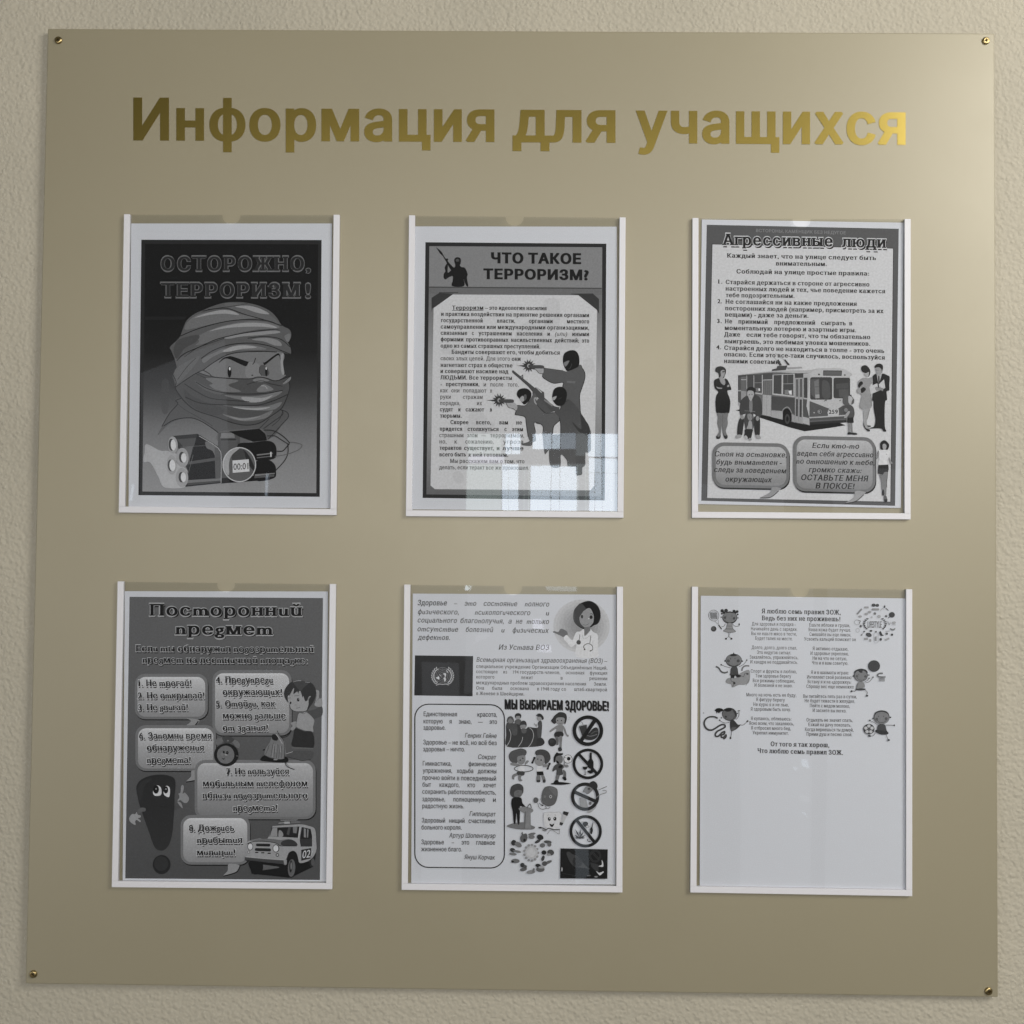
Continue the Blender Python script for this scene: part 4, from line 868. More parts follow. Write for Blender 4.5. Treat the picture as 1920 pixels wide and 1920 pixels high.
S.G('330,640 500,600 760,595 980,620 1150,600 1280,650 1320,745 970,745 900,690 700,655 520,640', 84, k=3); S.G('1050,630 1180,610 1290,660 1310,740 1020,740 980,680', 42, k=3); S.L('270,700 400,655 600,650 800,670 900,700 960,745 1100,748 1320,748', 14, 18)
S.RR(452,695,755,755,28,28,tilt=6); S.RR(428,790,770,855,30,28,tilt=10)
for x, y in ((468,885),(595,892),(730,902)): S.RR(x-36,y-13,x+36,y+13,12,30)
S.C(330,762,60,80,40); S.C(330,762,48,66,160); S.C(875,800,70,85,40); S.C(872,800,54,70,162); S.C(296,880,26,36,70); S.C(296,880,17,26,140); S.C(905,938,36,40,44); S.C(905,938,20,24,130)
S.H('215,970 600,1010 1080,1040 1085,1140 1000,1120 600,1085 215,1040', 52); S.K('225,975 600,1012 1080,1045', 18, 128); S.G('1040,1060 1100,1040 1110,1120 1060,1150', 110); S.H('230,1045 600,1090 1030,1130 1030,1150 600,1110 240,1060', 12)
S.G('1110,1010 1160,890 1240,850 1310,900 1345,1020 1350,1100 1290,1330 1230,1410 1160,1400 1110,1200', 20, k=3); S.C(1205,1215,78,185,76,.06); S.C(1190,1180,32,130,24,.05); S.C(1196,1170,16,80,96)
S.H('1410,830 1620,790 1620,1010 1410,1060', 34); S.T('02', 1437,1598,1008,985,cap=165,st='sansit',g=160); S.K('1600,1000 1650,850', 10, 150)
S.H('900,260 1050,235 1160,232 1400,235 1380,262 1160,285 920,285', 70); S.H('1050,232 1165,230 1170,275 1050,278', 130); S.K('930,265 1050,255', 12, 130); S.K('1190,240 1390,240', 10, 120); S.H('960,190 1350,185 1300,210 980,215', 96)
S.done()

# ---- poster 5: health sheet
S = Sheet('poster', [(774,1113),(1155,1115),(1154,1658.5),(771,1656.5)], 164, 'health sheet with italic text, a doctor, a dark emblem flag and four round prohibition signs')
S.part('intro_text'); S.view(740,1080,A); it = dict(st='serifit', g=28, cap=42)
S.T('Здоровье',188,428,239,241,st='serifbit',g=24,cap=44)
S.Wd([('–',485,512),('это',572,668),('состояние',728,1003),('полного',1063,1265)],242,250,485,1265,**it)
S.Wd([('физического,',190,525),('психологического',655,1110),('и',1238,1265)],312,322,190,1265,**it)
S.Wd([('социального',188,510),('благополучия,',538,893),('а',930,958),('не',990,1045),('только',1078,1263)],380,393,188,1263,**it)
S.Wd([('отсутствие',187,520),('болезней',582,808),('и',873,900),('физических',965,1263)],452,466,187,1263,**it)
S.T('дефектов.',187,452,521,524,**it); S.T('Из Устава ВОЗ',850,1265,602,605,**it)
S.T('Всемирная организация здравоохранения (ВОЗ) –',668,1740,702,713,st='serifit',g=42,cap=38)
r_ = dict(st='serif', g=36, cap=28)
S.T('специальное учреждение Организации Объединённых Наций,',667,1740,752,766,**r_)
S.Wd([('состоящее',667,842),('из',888,920),('194 государств-членов,',968,1355),('основная',1400,1552),('функция',1597,1740)],795,808,667,1740,**r_)
S.Wd([('которого',667,815),('лежит',1033,1133),('в',1357,1375),('решении',1593,1740)],838,853,667,1740,**r_)
S.T('международных проблем здравоохранения населения',667,1567,885,896,**r_); S.T('Земли.',1630,1735,897,898,**r_)
S.Wd([('Она',667,732),('была',797,880),('основана',947,1098),('в 1948 году со',1165,1402),('штаб-квартирой',1468,1738)],929,944,667,1738,**r_)
S.T('в Женеве в Швейцарии.',667,1060,973,979,**r_)
S.part('doctor_picture'); S.view(1020,1110,.078125)
def blob(cx, cy, rx, ry, g0, g1, n=7, cut=None):
    for i in range(n):
        t = i/(n-1); S.C(cx, cy, rx*(1-.62*t), ry*(1-.62*t), g0 + (g1-g0)*t)
blob(900,820,680,640,156,118)
S.G('380,900 420,880 480,900 560,960 560,1040 470,1080 380,1040 230,975 215,950 260,940 340,960', 84, k=4)
S.G('700,560 720,440 800,330 900,260 1020,220 1120,218 1240,280 1330,400 1360,560 1340,680 1280,770 1200,800 1120,850 1090,800 1180,700 1190,560 1100,390 950,450 880,530 850,640 880,760 970,850 960,890 860,850 760,770 710,680', 16, k=4)
S.G('700,560 720,440 800,330 890,270 1010,410 930,490 850,640 880,760 970,850 900,850 760,770 710,680', 56, k=4)
S.G('850,620 900,530 960,450 1095,395 1150,480 1190,580 1185,720 1120,810 1040,860 960,830 880,750', 120, k=4); S.H('970,840 1110,830 1110,920 975,1060 955,960', 92)
S.C(912,592,28,44,44); S.C(1130,605,38,44,30); S.L('890,520 930,500', 8, 80); S.L('1100,530 1150,520 1170,550', 12, 30); S.G('920,770 1000,790 1080,750 1030,795 960,795', 80); S.C(1075,640,14,14,170)
S.G('470,1100 540,1030 600,1090 680,1160 720,1080 780,960 870,945 960,890 975,1060 1110,930 1110,880 1180,960 1280,1010 1295,1150 1290,1400 1280,1560 780,1560 780,1260 660,1325 600,1280 520,1180', 176, k=3)
S.L('860,1020 855,1090 835,1170', 16, 84); S.C(832,1208,54,56,66); S.L('1125,1045 1100,1230', 16, 84); S.L('975,1385 950,1310 990,1260 1060,1240 1130,1265 1170,1330 1160,1390 1110,1410', 18, 76); S.C(975,1380,20,20,40); S.C(1115,1412,18,16,40); S.L('920,1030 965,1130 1110,1040', 6, 120); S.L('780,1260 660,1325 520,1180', 5, 150); S.L('1170,1160 1175,1500', 5, 140)
S.part('emblem_flag'); S.view(770,1220,.0677)
S.H('120,130 1730,150 1715,1262 100,1240', 40, 36)
for rr in (235,190,145,100,55): S.O(885,700,rr*.98,rr,9,112)
for a in range(0, 180, 45):
    c_, s_ = math.cos(math.radians(a)), math.sin(math.radians(a)); S.K([(885-230*c_,700-230*s_),(885+230*c_,700+230*s_)], 5, 80)
S.G('900,640 950,620 985,650 970,700 960,750 975,790 960,850 930,850 925,790 905,770 940,740 945,690', 165, k=4); S.G('690,740 740,735 770,705 800,780 780,800 740,780', 165, k=3); S.G('790,650 830,680 860,715 820,700', 150, k=3); S.G('975,535 1010,560 1040,605 1010,600', 160, k=3)
for sg in (-1, 1):
    for i in range(9):
        a = math.radians(140 - i*27.5/1.6); R_ = 272
        x = 885 + sg*R_*math.cos(math.radians(-50 + i*13)) * 1.0; y = 700 - 0.92*R_*math.sin(math.radians(-50 + i*13))
        th = math.radians(-50 + i*13)
        for q, off in ((26, .55), (-26, -.55)):
            xx = 885 + sg*(R_+q)*math.cos(th); yy = 700 - .92*(R_+q)*math.sin(th)
            S.C(xx, yy, 36, 14, 150, rot=(-sg*(math.pi/2 - 0) + sg*(math.pi - th) * 1.0 + (off*sg)) if False else (-(th + math.pi/2 - off) if sg > 0 else (th + math.pi/2 - off)), n=10)
S.L('700,960 800,925 885,935 970,925 1060,950', 22, 140); S.L('650,890 700,905 740,905', 14, 130); S.L('1020,905 1090,905 1130,880', 14, 130)
S.part('slogan'); S.view(740,1080,A)
S.T('МЫ ВЫБИРАЕМ ЗДОРОВЬЕ!',900,1750,1086,1100,cap=76,st='narrow',g=58,dy=5,dx=5); S.T('МЫ ВЫБИРАЕМ ЗДОРОВЬЕ!',900,1750,1086,1100,cap=76,st='narrow',g=20)
S.part('quotation_frame'); S.RR(165,1048,898,2384,112,40,tilt=6,line=9)
S.part('quotation_text'); s_ = dict(st='sans', g=38, cap=38); si = dict(st='sansit', g=50, cap=38)
for words, y0, y1 in (([('Единственная',237,510),('красота,',678,837)],1146,1152),([('которую',236,393),('я',447,467),('знаю,',525,628),('—',682,722),('это',776,837)],1205,1211),([('здоровье.',235,416)],1258,1260),
    ([('Здоровье – не всё, но всё без',233,835)],1377,1384),([('здоровья – ничто.',232,575)],1434,1437),([('Гимнастика,',230,465),('физические',605,833)],1551,1558),([('упражнения,',230,470),('ходьба',508,643),('должны',680,832)],1609,1615),
    ([('прочно войти в повседневный',228,830)],1667,1675),([('быт',228,298),('каждого,',367,530),('кто',597,658),('хочет',725,830)],1724,1730),([('сохранить работоспособность,',226,828)],1781,1789),([('здоровье,',226,413),('полноценную',480,740),('и',806,828)],1842,1849),([('радостную жизнь.',226,568)],1899,1903),
    ([('Здоровый',222,413),('нищий',447,572),('счастливее',605,825)],2016,2024),([('больного короля.',220,548)],2074,2077),([('Здоровье',218,403),('–',465,488),('это',547,610),('главное',668,822)],2194,2200),([('жизненное благо.',217,551)],2252,2256)):
    S.Wd(words, y0, y1, 220, 835, **s_)
for s, x0, x1, y in (('Генрих Гейне',575,835,1324),('Сократ',683,833,1499),('Гиппократ',612,828,1965),('Артур Шопенгауэр',445,825,2142),('Януш Корчак',570,822,2319)): S.T(s, x0, x1, y-2, y+2, **si)
# pictures of sport and hygiene
S.part('rostrum_children_picture'); S.view(940,1320,.08333)
S.G('120,430 280,440 320,400 420,440 440,560 520,600 600,520 700,530 800,545 900,600 890,750 940,800 970,870 900,940 600,970 130,960 110,700', 44, 50, k=3)
S.G('125,370 150,300 210,272 260,300 285,370 270,420 200,440 140,420', 64); S.G('150,370 200,320 260,370 240,430 170,430', 100); S.G('305,270 330,220 380,205 430,225 450,270 420,330 330,330', 40); S.G('330,280 420,275 410,340 350,345', 118)
S.G('300,420 330,350 430,350 450,430 420,470', 76); S.G('410,480 440,400 500,372 550,400 570,470 540,540 430,520', 46); S.G('430,480 540,470 545,540 440,545', 110); S.G('235,520 350,490 350,690 250,690', 66); S.G('450,560 560,560 550,650 470,650', 74); S.G('130,450 330,440 330,560 150,560', 62)
S.G('785,260 830,215 900,230 955,310 930,360 890,330 810,280', 38); S.G('800,300 880,290 910,350 860,390 810,360', 122); S.G('820,430 860,380 910,400 915,560 890,760 820,750 800,580 770,540 830,520', 62, k=4); S.G('730,430 780,460 810,450 800,510 770,500', 125); S.G('900,760 960,820 970,880 900,940 800,930 800,800', 42)
for p in ('180,570 215,680 190,830 120,950','480,740 460,840 380,965','630,530 700,600 725,720 680,870 605,970'): S.L(p, 13, 140)
S.part('ball_boy_picture')
S.G('1120,380 1150,330 1200,260 1280,195 1340,182 1420,200 1470,260 1470,360 1430,460 1400,420 1250,420 1190,450', 42, k=4); S.G('1240,320 1330,300 1420,320 1415,420 1370,470 1290,470 1240,420', 116, k=4); S.C(1268,372,12,16,30); S.C(1355,372,12,16,30); S.L('1290,430 1330,440 1365,425', 6, 60)
S.G('1240,490 1290,475 1380,475 1440,560 1480,680 1520,700 1500,740 1450,690 1390,560 1380,640 1240,640 1235,560 1160,600 1100,640 1090,600 1180,530', 108, k=4); S.G('1220,630 1380,630 1385,730 1200,740', 38, k=3); S.G('1210,740 1280,740 1290,830 1280,920 1230,910 1230,820', 84, k=3); S.G('1300,740 1370,730 1360,900 1350,1050 1290,1050 1310,900', 100, k=3); S.G('1285,980 1355,985 1355,1055 1285,1055', 40); S.C(1145,860,92,95,38); S.C(1130,840,45,45,50); S.C(1525,310,8,10,110); S.C(1520,352,8,8,110)
S.part('hoop_girl_picture')
S.G('165,1180 200,1090 280,1040 440,1000 540,1030 570,1090 540,1160 480,1170 380,1200 360,1320 280,1330 200,1280', 66, k=4); S.G('360,1200 420,1165 530,1160 540,1270 500,1340 440,1370 370,1320', 106, k=4); S.C(425,1262,18,15,44); S.C(482,1222,18,15,44); S.G('530,1330 570,1270 620,1280 600,1320 540,1370', 106); S.G('210,1330 300,1320 420,1370 400,1400 230,1380', 106)
S.G('390,1400 450,1370 515,1380 515,1520 385,1520', 178, k=3); S.O(505,1455,210,72,16,52); S.G('370,1520 515,1520 500,1610 340,1600', 52, k=3); S.G('330,1560 370,1600 300,1640 290,1700 240,1680 250,1600', 96, k=3); S.G('390,1600 450,1610 440,1680 480,1720 420,1740 380,1700', 100, k=3)
S.part('dumbbell_boy_picture')
S.G('760,1100 800,1040 900,1020 1020,1050 1090,1130 1105,1240 1040,1330 980,1340 960,1200 850,1160 800,1170', 56, k=4); S.G('750,1240 800,1160 900,1150 960,1200 960,1340 860,1400 770,1340', 114, k=4); S.C(895,1262,16,20,44); S.C(820,1240,14,18,60); S.H('790,1400 920,1400 940,1520 795,1520', 180); S.H('795,1520 940,1515 955,1600 805,1610', 20); S.G('800,1610 870,1610 880,1740 830,1750 790,1730', 96, k=3); S.G('900,1610 960,1610 1000,1720 960,1760 930,1720', 96, k=3); S.C(835,1735,46,28,42); S.C(965,1735,34,40,46); S.G('930,1360 1040,1360 1040,1410 950,1420', 108)
S.K('750,1200 695,1330', 34, 34); S.C(745,1212,26,24,28); S.C(700,1318,26,24,28); S.K('1090,1340 1040,1460', 34, 34); S.C(1085,1345,28,26,26); S.C(1045,1455,24,24,26)
S.part('footballer_picture')
S.G('1120,1790 1300,1755 1530,1780 1540,1800 1340,1820 1150,1810', 18); S.G('1180,1300 1180,1200 1230,1110 1250,1085 1290,1105 1390,1110 1370,1150 1330,1160 1230,1220 1210,1310', 24, k=4); S.G('1220,1230 1260,1170 1370,1170 1375,1300 1320,1340 1240,1310', 88, k=4); S.G('1240,1270 1290,1300 1290,1340 1250,1330', 16)
S.G('1200,1380 1300,1340 1380,1370 1400,1430 1370,1480 1390,1580 1340,1600 1240,1620 1240,1480 1170,1520 1150,1490', 60, k=4); S.C(1330,1410,50,34,20,-.3); S.G('1380,1480 1450,1520 1460,1650 1420,1700 1390,1640 1400,1580', 84, k=3); S.G('1370,1660 1430,1640 1470,1690 1430,1725', 20); S.G('1230,1610 1310,1600 1280,1720 1220,1740 1220,1680', 90, k=3); S.G('1180,1780 1210,1720 1280,1720 1280,1790', 16); S.L('1400,1440 1410,1380 1430,1290', 24, 100); S.G('1420,1370 1500,1370 1510,1420 1440,1420', 100)
S.C(1500,1238,92,95,176); S.O(1500,1238,92,95,9,44); S.C(1515,1230,42,42,18); S.K('1420,1200 1470,1215', 8, 50); S.K('1555,1200 1590,1190', 8, 50); S.K('1520,1275 1525,1325', 8, 60)
S.part('washing_boy_picture'); S.view(940,1460,.09894)
S.G('100,900 250,840 440,830 560,880 640,920 600,960 480,965 280,955', 92, k=4); S.G('165,250 190,150 270,100 350,98 410,150 420,230 400,290 350,350 230,355 175,310', 54, k=4); S.G('240,270 290,220 390,225 395,300 340,355 260,350', 84, k=4); S.L('290,260 330,250', 6, 40); S.L('310,330 345,320', 5, 50)
S.G('220,360 370,360 400,460 460,530 440,550 360,520 355,600 345,840 310,850 285,640 270,840 235,840 215,620 185,480', 20, k=3); S.G('330,560 460,530 600,580 580,640 460,660 370,620', 104, k=3); S.H('455,650 555,655 560,950 440,940', 106); S.L('480,560 540,480 570,555', 16, 76); S.G('440,650 470,650 450,930 430,930', 84, k=3)
S.part('germ_figure_picture')
S.G('760,390 775,260 830,160 950,142 1050,190 1070,280 1050,400 1000,490 900,525 810,490', 76, k=4); S.G('900,170 1000,160 1050,220 1040,330 960,260', 86); S.C(828,340,17,20,110); S.C(935,340,26,32,140); S.C(828,342,7,10,20); S.C(935,340,11,16,12); S.L('740,380 770,450 800,480', 8, 40)
S.G('610,390 640,355 690,370 705,420 670,460 620,450', 74); S.L('700,430 740,400 720,380', 10, 165); S.G('720,460 760,490 800,500 780,520 730,480', 14); S.L('690,460 720,550 780,580 850,560 830,520', 9, 66); S.L('850,560 890,570 930,530', 8, 66)
S.part('tooth_figure_picture')
S.G('800,740 810,650 900,635 1000,640 1110,635 1140,700 1120,820 1100,930 980,960 860,930 810,860', 168, k=4); S.L('800,740 810,650 900,635 1000,640 1110,635 1140,700', 5, 110); S.C(908,765,28,36,36); S.C(1015,760,30,36,36); S.C(915,755,8,10,170); S.C(1008,750,8,10,170); S.G('915,850 960,870 1005,850 970,915 930,900', 24, k=4); S.L('870,700 900,680', 6, 90); S.L('1010,680 1040,700', 6, 90)
S.L('710,930 780,935 850,965 900,940 1000,965 1110,965', 20, 74); S.C(735,930,34,16,24); S.G('780,960 860,980 840,1000 790,990', 100); S.L('870,1050 950,970 1090,1050 1100,980', 9, 110)
S.G('1110,860 1130,780 1200,640 1280,640 1250,700 1200,800 1150,880', 150, k=3); S.H('1180,615 1280,640 1250,710 1165,670', 38); S.H('1110,820 1180,840 1150,890 1100,870', 44)
S.part('food_wheel_picture')
for i in range(13):
    a = 2*math.pi*i/13; S.C(565+128*math.cos(a), 1405+150*math.sin(a), 26, 24, 118)
S.C(570,1400,118,122,150); S.C(570,1400,80,84,158)
for x, y, rx, ry, g, ro in ((425,1130,70,85,76,.3),(440,1165,24,30,22,0),(395,1040,14,30,70,0),(580,1050,72,26,88,-.2),(575,1105,60,40,92,0),(735,1110,66,52,34,.4),(690,1190,60,28,50,-.5),(780,1265,52,42,84,0),(880,1200,76,30,62,.1),(910,1250,40,40,84,0),(808,1400,46,44,30,0),(935,1400,66,56,62,.3),(900,1440,40,24,120,0),(790,1510,30,56,52,.3),(890,1585,76,28,80,-.4),(820,1610,50,46,66,0),(700,1650,56,36,36,.3),(740,1720,82,50,78,0),(760,1680,60,22,130,0),(560,1770,84,38,108,-.1),(610,1740,22,50,90,.2),(400,1640,44,44,44,0),(420,1720,68,34,78,-.2),(450,1670,36,34,60,0),(270,1560,80,42,88,.1),(215,1575,28,20,34,0),(220,1430,74,26,96,.1),(215,1355,54,40,46,.4),(300,1380,80,22,96,.2),(235,1215,50,54,40,0),(320,1250,74,48,90,.5),(455,1080,34,44,70,.2)):
    S.C(x, y, rx, ry, g, ro, n=12)
def ban(cx, cy, R, wd, ang, g=22, g2=None):
    S.O(cx, cy, R - wd/2, R - wd/2, wd, g); c_, s_ = math.cos(math.radians(ang)), math.sin(math.radians(ang)); q = R - wd*.4
    S.K([(cx-q*c_, cy-q*s_), (cx+q*c_, cy+q*s_)], wd*1.05, g)
S.part('no_fast_food_sign'); S.view(1050,1330,.08333)
S.H('425,385 605,345 600,560 500,600', 46); S.L('430,380 470,360 600,345', 8, 110); S.L('520,350 500,300 470,275', 9, 40); S.G('680,500 760,420 830,410 865,480 850,600 760,680 640,690 560,660 600,590', 40, k=4); S.L('610,585 700,605 840,560', 9, 120); S.L('700,560 780,500 850,490', 8, 100); ban(628,480,345,80,-56)
S.part('no_alcohol_sign')
S.H('668,975 715,975 718,1110 755,1180 755,1330 740,1440 680,1450 615,1410 620,1380 700,1370 690,1340 620,1300 618,1180 664,1120', 14); S.H('505,1290 625,1290 600,1350 570,1365 575,1460 600,1475 530,1475 557,1460 557,1365 520,1345', 70); S.H('508,1292 622,1292 600,1345 570,1360 530,1345', 16); ban(628,1228,345,62,47)
S.part('no_smoking_sign'); S.view(1040,1450,.10417)
S.G('620,240 640,170 700,140 760,190 770,250 720,290 650,280', 38, k=4); S.G('505,330 560,240 640,230 690,290 600,375 540,345', 96, k=4); S.C(615,280,26,18,50); S.H('440,440 560,430 600,600 470,640', 120); S.C(640,540,26,30,90); S.G('700,600 750,570 740,620 640,710 580,690', 130, k=4)
ban(548,420,255,58,24,30); S.G('620,215 640,165 700,138 760,185 772,250 730,290', 38, k=4); S.L('790,300 860,270 940,235', 12, 100); S.L('740,440 830,380 920,350 920,310 860,310', 12, 112)
S.part('no_drugs_sign')
cx, cy = 455, 1165
for a, l in ((-178,95),(-152,115),(-118,185),(-88,165),(-62,125),(-28,110),(-2,95)):
    c_, s_ = math.cos(math.radians(a)), math.sin(math.radians(a)); S.H([(cx,cy),(cx+l*.55*c_-14*s_,cy+l*.55*s_+14*c_),(cx+l*c_,cy+l*s_),(cx+l*.55*c_+14*s_,cy+l*.55*s_-14*c_)], 44)
S.C(455,1160,36,20,44); S.G('505,900 540,870 590,880 600,920 550,965 520,940', 40); S.C(590,960,28,22,150); S.O(590,960,28,22,5,60); S.L('475,880 510,875 560,880', 6, 60); S.H('690,870 695,890 680,970 690,1030 670,1100 640,1080 640,1000 665,960', 34); S.L('590,1180 600,1220 650,1230', 14, 66); ban(558,1043,292,52,51,26)
S.part('dark_photo_print')
S.H('105,1352 955,1370 948,1900 98,1890', 24, 18); S.G('215,1430 260,1410 310,1450 420,1500 500,1600 600,1700 640,1720 500,1700 360,1680 280,1600 230,1500', 52, k=4); S.G('330,1540 420,1510 500,1600 440,1680 340,1660', 36); S.H('640,1600 780,1640 800,1800 740,1760 660,1680', 44)
S.G('790,1670 850,1640 845,1560 870,1600 872,1680 820,1680', 165, k=4); S.G('745,1755 800,1790 870,1765 880,1780 820,1835 790,1820', 168, k=4); S.C(131,1728,10,38,150); S.C(730,1480,0.1,0.1,30); S.O(730,1490,100,108,4,64); S.O(730,1490,80,88,4,64); S.K('670,1430 790,1560', 5, 64); S.K('690,1415 805,1540', 5, 60); S.C(615,1840,36,12,80); S.C(745,1862,34,14,110); S.L('130,1800 260,1820 420,1850', 6, 44)
S.done()

# ---- poster 6: poem
S = Sheet('poster', [(1314,1117),(1697,1122),(1697.5,1667),(1312,1661.5)], 186, 'white sheet with a two column poem and stick children, empty in its lower half')
S.part('poem_heading'); S.view(1280,1080,A)
hb = dict(st='serifb', g=44, cap=38); r_ = dict(st='serif', g=44, cap=28)
S.T('Я люблю семь правил ЗОЖ,',645,1293,305,316,**hb); S.T('Ведь без них не проживешь!',647,1290,362,371,**hb)
S.part('poem_text')
for s, x0, x1, y in (('Для здоровья и порядка -',565,925,405),('Начинайте день с зарядки.',558,938,445),('Вы не ешьте мясо в тесте,',560,933,484),('Будет талия на месте.',593,900,523),
 ('Ешьте яблоки и груши,',1035,1370,414),('Ваша кожа будет лучше.',1030,1378,452),('Смешайте вы еще лимон,',1037,1378,491),('Усвоить кальций поможет он',993,1418,529),
 ('Долго, долго, долго спал,',563,935,598),('Это недугов сигнал.',608,887,638),('Закаляйтесь, упражняйтесь,',548,945,677),('И хандре не поддавайтесь.',553,942,716),
 ('Я активно отдыхаю,',1062,1355,607),('И здоровье укрепляю,',1045,1360,646),('Ни на что не сетую,',1062,1345,686),('Что и я вам советую.',1057,1355,724),
 ('Спорт и фрукты я люблю,',557,933,792),('Тем здоровье берегу',595,888,830),('Все режимы соблюдаю,',573,918,869),('И болезней я не знаю.',587,900,907),
 ('Я и в шахматы играю:',1048,1360,802),('Интеллект свой развиваю.',1017,1387,840),('Встану я и на «дорожку»:',1022,1380,878),('Сброшу вес еще немножко',1012,1400,917),
 ('Много на ночь есть не буду,',520,930,985),('Я фигуру берегу',600,837,1024),('Не курю я и не пью,',577,868,1064),('Я здоровым быть хочу.',555,885,1102),
 ('Вы питайтесь пять раз в сутки,',985,1425,997),('Не будет тяжести в желудке,',998,1410,1034),('Пейте с медом молоко,',1040,1368,1074),('И заснете вы легко.',1063,1340,1113),
 ('Я купаюсь, обливаюсь:',557,890,1179),('Ясно всем, что закаляюсь,',542,910,1218),('Я отбросил много бед,',558,885,1257),('Укрепил иммунитет.',572,867,1296),
 ('Отдыхать не значит спать,',1013,1392,1191),('Езжай на дачу покопать,',1028,1378,1229),('Когда вернешься ты домой,',1000,1398,1269),('Прими душ и песню спой.',1013,1387,1307)):
    S.T(s, x0, x1, y-1, y+4, **r_)
S.T('От того я так хорош,',720,1200,1392,1402,**hb); S.T('Что люблю семь правил ЗОЖ.',612,1312,1447,1464,**hb)
S.part('racket_girl_picture'); S.view(1310,1120,.09893)
S.O(285,345,98,105,8,66,-.3); S.O(285,345,72,82,5,90,-.3)
for i in range(-3, 4): S.K([(285+i*18-12,345-60),(285+i*18+12,345+62)], 9, 70)
for i in range(-2, 3): S.K([(225,345+i*22-6),(345,345+i*22+6)], 4, 84)
S.K('300,445 365,510', 6, 60); S.K('370,430 375,510', 6, 60); S.K('375,520 435,605', 22, 50); S.C(285,597,52,52,60); S.C(275,590,30,30,84)
for x, y, r in ((445,255,32),(520,250,34),(440,310,18),(480,290,26),(670,262,28),(730,270,26),(740,325,18),(700,290,22)): S.C(x,y,r,r,40)
S.C(590,385,142,118,44); S.C(590,378,130,106,112); S.G('510,300 590,265 670,300 590,290', 44); S.L('490,430 540,470 600,480 660,465 700,430', 7, 50); S.C(497,385,24,26,66); S.C(670,398,24,26,66); S.C(520,355,5,12,40); S.C(632,355,5,12,40); S.C(428,376,14,12,60); S.C(745,390,14,12,60)
S.L('505,500 480,545 430,560', 8, 60); S.L('640,500 690,548 765,540 770,500', 8, 60); S.C(768,510,14,18,50); S.G('545,495 630,495 650,590 700,650 580,670 470,640 515,590', 130, k=3); S.L('545,495 515,590 470,640 580,668 700,650 650,590 630,495', 6, 50); S.K('515,598 650,600', 8, 50); S.K('545,545 625,545', 5, 60)
S.L('555,670 575,730 510,790', 6, 50); S.L('600,670 570,735 630,790', 6, 50); S.C(518,785,20,18,36); S.C(622,785,20,18,36)
S.part('running_boy_picture')
S.G('510,1590 560,1530 700,1520 800,1430 960,1380 960,1600 860,1660 760,1660 640,1710 610,1650 540,1630', 130, k=4); S.C(665,1195,155,125,46); S.C(665,1190,145,115,110); S.G('590,1090 650,1070 665,1040 680,1070 740,1085 700,1110 620,1115', 44); S.L('560,1250 620,1295 690,1300 750,1270', 7, 50); S.C(562,1205,30,28,70); S.C(750,1205,30,28,70); S.C(605,1165,6,14,44); S.L('670,1160 700,1160', 5, 66); S.C(500,1205,14,16,50); S.C(828,1210,14,16,50)
S.L('605,1335 520,1315 430,1280', 8, 60); S.C(428,1278,16,14,50); S.L('755,1320 850,1270 910,1195', 8, 60); S.C(912,1190,14,14,50); S.L('325,1310 380,1340 430,1410 500,1430 555,1410', 30, 84); S.L('820,1395 830,1340 880,1300 960,1300', 26, 96)
S.G('620,1330 725,1315 755,1460 760,1480 600,1480 600,1430', 64, k=3); S.H('605,1470 690,1470 670,1535 610,1530', 34); S.G('690,1465 780,1470 800,1500 740,1520 710,1500', 36); S.L('610,1530 620,1590 680,1610 640,1690', 8, 50); S.L('790,1480 850,1500 880,1440 940,1450', 8, 44); S.C(675,1625,24,20,36,.5); S.C(925,1452,24,14,36); S.K('960,1550 895,1670', 7, 80)
S.part('rope_girl_picture'); S.view(1310,1310,.0625)
S.L('570,590 480,550 360,545 240,590 170,700 180,820 260,920 380,945 500,890 620,810 720,775 790,800 780,860 660,930 560,980 500,1060 520,1130 600,1120 700,1020 780,990 760,1060 680,1100 690,1160 760,1150 820,1090 810,1160 740,1210', 52, 60)
S.L('480,560 360,562 250,610 195,710 210,810 290,900 380,915', 9, 140)
S.G('480,360 530,300 620,280 720,310 740,350 700,380 650,400 645,450 620,400 600,440 570,400 540,445 520,380', 22, k=4); S.C(925,470,228,195,34,.3); S.C(925,480,215,180,92,.3); S.G('760,340 900,285 1000,290 960,370 850,390', 30); S.G('990,290 1080,330 1140,430 1120,560 1060,420', 52); S.C(815,545,38,28,50); S.L('790,600 900,650 1020,620 1090,530', 14, 50); S.C(680,575,20,22,50); S.C(1165,440,20,18,50)
S.L('920,710 800,730 700,700 630,650', 14, 66); S.C(630,645,22,22,50); S.L('1115,630 1180,560 1215,470 1205,370', 14, 80); S.K('1170,365 1245,360', 26, 80); S.G('945,670 1050,640 1180,780 1260,770 1200,860 1060,960 960,960', 50, k=3); S.G('990,870 1140,850 1060,955 980,955', 82, k=3); S.L('985,960 980,1070 955,1170', 14, 60); S.C(955,1180,26,34,30); S.L('1260,790 1340,790 1400,740 1460,680', 14, 60); S.C(1465,675,34,26,30,-.7); S.C(150,430,12,16,50)
S.part('lifestyle_circle_picture'); S.view(1590,1110,.0625)
S.T('LIFESTYLE',590,1010,1068,cap=200,st='sans',g=96)
S.C(770,395,60,48,64); S.C(880,400,54,44,66); S.RR(715,490,935,555,20,132); S.K('275,665 415,505', 50,118); S.RR(490,430,620,490,15,144); S.C(365,735,55,34,140); S.C(550,660,50,40,145); S.C(650,600,50,40,145); S.C(808,645,40,40,104); S.C(715,755,24,30,160); S.C(930,735,55,50,152)
